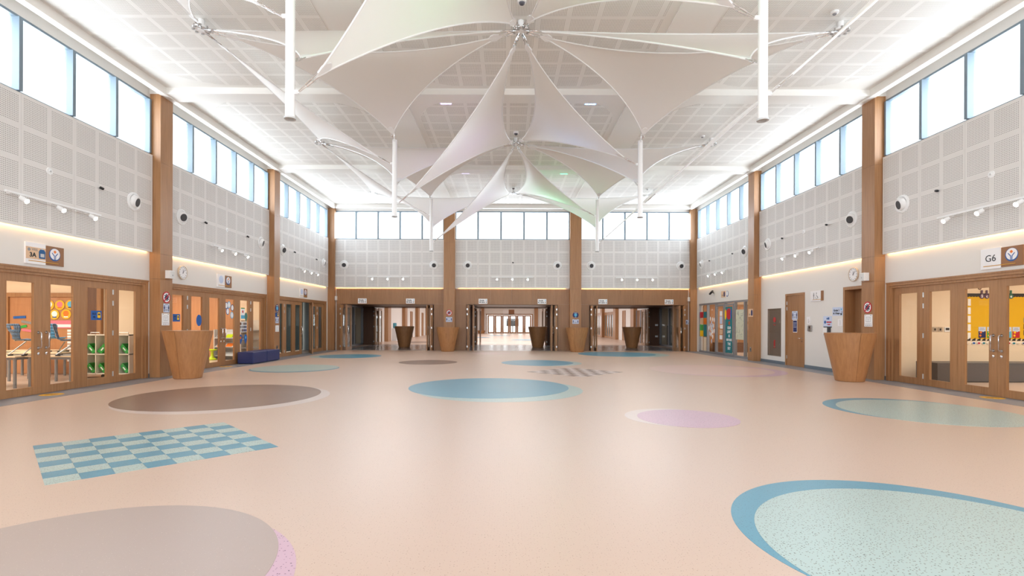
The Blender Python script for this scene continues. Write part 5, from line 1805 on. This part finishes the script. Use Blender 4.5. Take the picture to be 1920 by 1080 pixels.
def soft_block(name, w, d, h, m, loc, label, group):
    t = thing(name, label, 'bench', loc, 0, group)
    o = MB().box(-w / 2, w / 2, -d / 2, d / 2, 0.02, h).build('upholstered_block', m, t)
    md = o.modifiers.new('round', 'BEVEL')
    md.width = 0.025
    md.segments = 3
    MB().box(-w / 2 + 0.04, w / 2 - 0.04, -d / 2 + 0.04, d / 2 - 0.04, 0.003, 0.02).build('foot_plate', BLACK, t)
    b = MB()
    for x in (-w / 2 - 0.001, w / 2 + 0.001):
        b.tube([(x, -d / 2 + 0.02, h - 0.02), (x, d / 2 - 0.02, h - 0.02)], 0.004, 5)
    b.build('piping', m, t)


soft_block('cube_bench', 0.56, 1.06, 0.43, BENCH_B, (-9.33, 18.75, 0), 'navy vinyl bench block under the photo collage', 'navy bench blocks')
soft_block('cube_bench', 0.56, 1.06, 0.43, BENCH_B, (-9.33, 19.83, 0), 'navy vinyl bench block beside the column with the mask sign', 'navy bench blocks')

# ------------------------------------------------------------------ ceiling fittings
for x, y, c, e, n in ((-2.04, 14.62, (0.62, 0.35, 1.0), 5, 'violet near'), (2.09, 14.62, (0.15, 0.42, 1.0), 5, 'blue near'), (-2.04, 21.45, (0.45, 0.3, 0.9), 4, 'violet far'), (2.09, 21.45, (0.05, 1.0, 0.35), 6, 'green far'),
                      (-2.04, 7.85, (0.1, 1.0, 0.3), 5, 'green overhead'), (2.09, 7.85, (0.1, 1.0, 0.3), 5, 'second green overhead')):
    t = thing('colour_floodlight', n + ' coloured LED floodlight on the ceiling behind a beam', 'lamp', (X0 + x, y, 7.80), 0, 'coloured floodlights')
    MB().box(-0.19, 0.19, -0.10, 0.10, -0.03, 0).build('housing', STEELW, t)
    for k in range(3):
        MB().box(-0.15 + 0.105 * k, -0.06 + 0.105 * k, -0.065, 0.065, -0.036, -0.03).build('led_lens', mat('led_' + n, c, 0.4, emit=e), t)
    l = bpy.data.lights.new('flood', 'AREA')
    l.size = 0.3
    l.energy = 9 if n == 'green far' else 4
    l.color = c
    lo = bpy.data.objects.new('flood_beam', l)
    lo.location = (X0 + x, y, 7.74)
    COL.objects.link(lo)
for x, y, n in ((X0 + 6.3, 10.3, 'G6 side anchor of the near row'), (X0 + 6.25, 17.15, 'G6 side anchor of the middle row'), (X0 - 6.25, 17.15, '3A side anchor of the middle row'), (X0 + 6.25, 23.9, 'G6 side anchor of the far row')):
    t = thing('smoke_detector', 'round white smoke detector on the ceiling by the ' + n, 'detector', (x, y, 7.79), 0, 'ceiling detectors')
    MB().lathe([(0.075, 0), (0.075, -0.03), (0.05, -0.045)], 20).build('base', STEELW, t, smooth=True)
    MB().lathe([(0.04, -0.04), (0.035, -0.065)], 14).build('head', GREY, t, smooth=True)
for y, n in ((9.95, 'near'), (16.85, 'middle'), (23.7, 'far')):
    t = thing('dome_camera', 'white dome camera on the ceiling before the %s centre anchor' % n, 'camera', (X0, y, 7.79), 0, 'dome cameras')
    MB().lathe([(0.09, 0), (0.09, -0.05), (0.075, -0.06)], 22).build('base', STEELW, t, smooth=True)
    MB().lathe([(0.06, -0.055), (0.05, -0.09), (0.025, -0.11)], 18).build('dome', mat('smoked_dome', (0.08, 0.08, 0.10), 0.15), t, smooth=True)

# lettering becomes plain mesh
dg = bpy.context.evaluated_depsgraph_get()
for o in TEXTS:
    me = bpy.data.meshes.new_from_object(o.evaluated_get(dg))
    n = bpy.data.objects.new('lettering', me)
    n.parent = o.parent
    n.location = o.location
    n.rotation_euler = o.rotation_euler
    COL.objects.link(n)
for o in TEXTS:
    bpy.data.objects.remove(o)
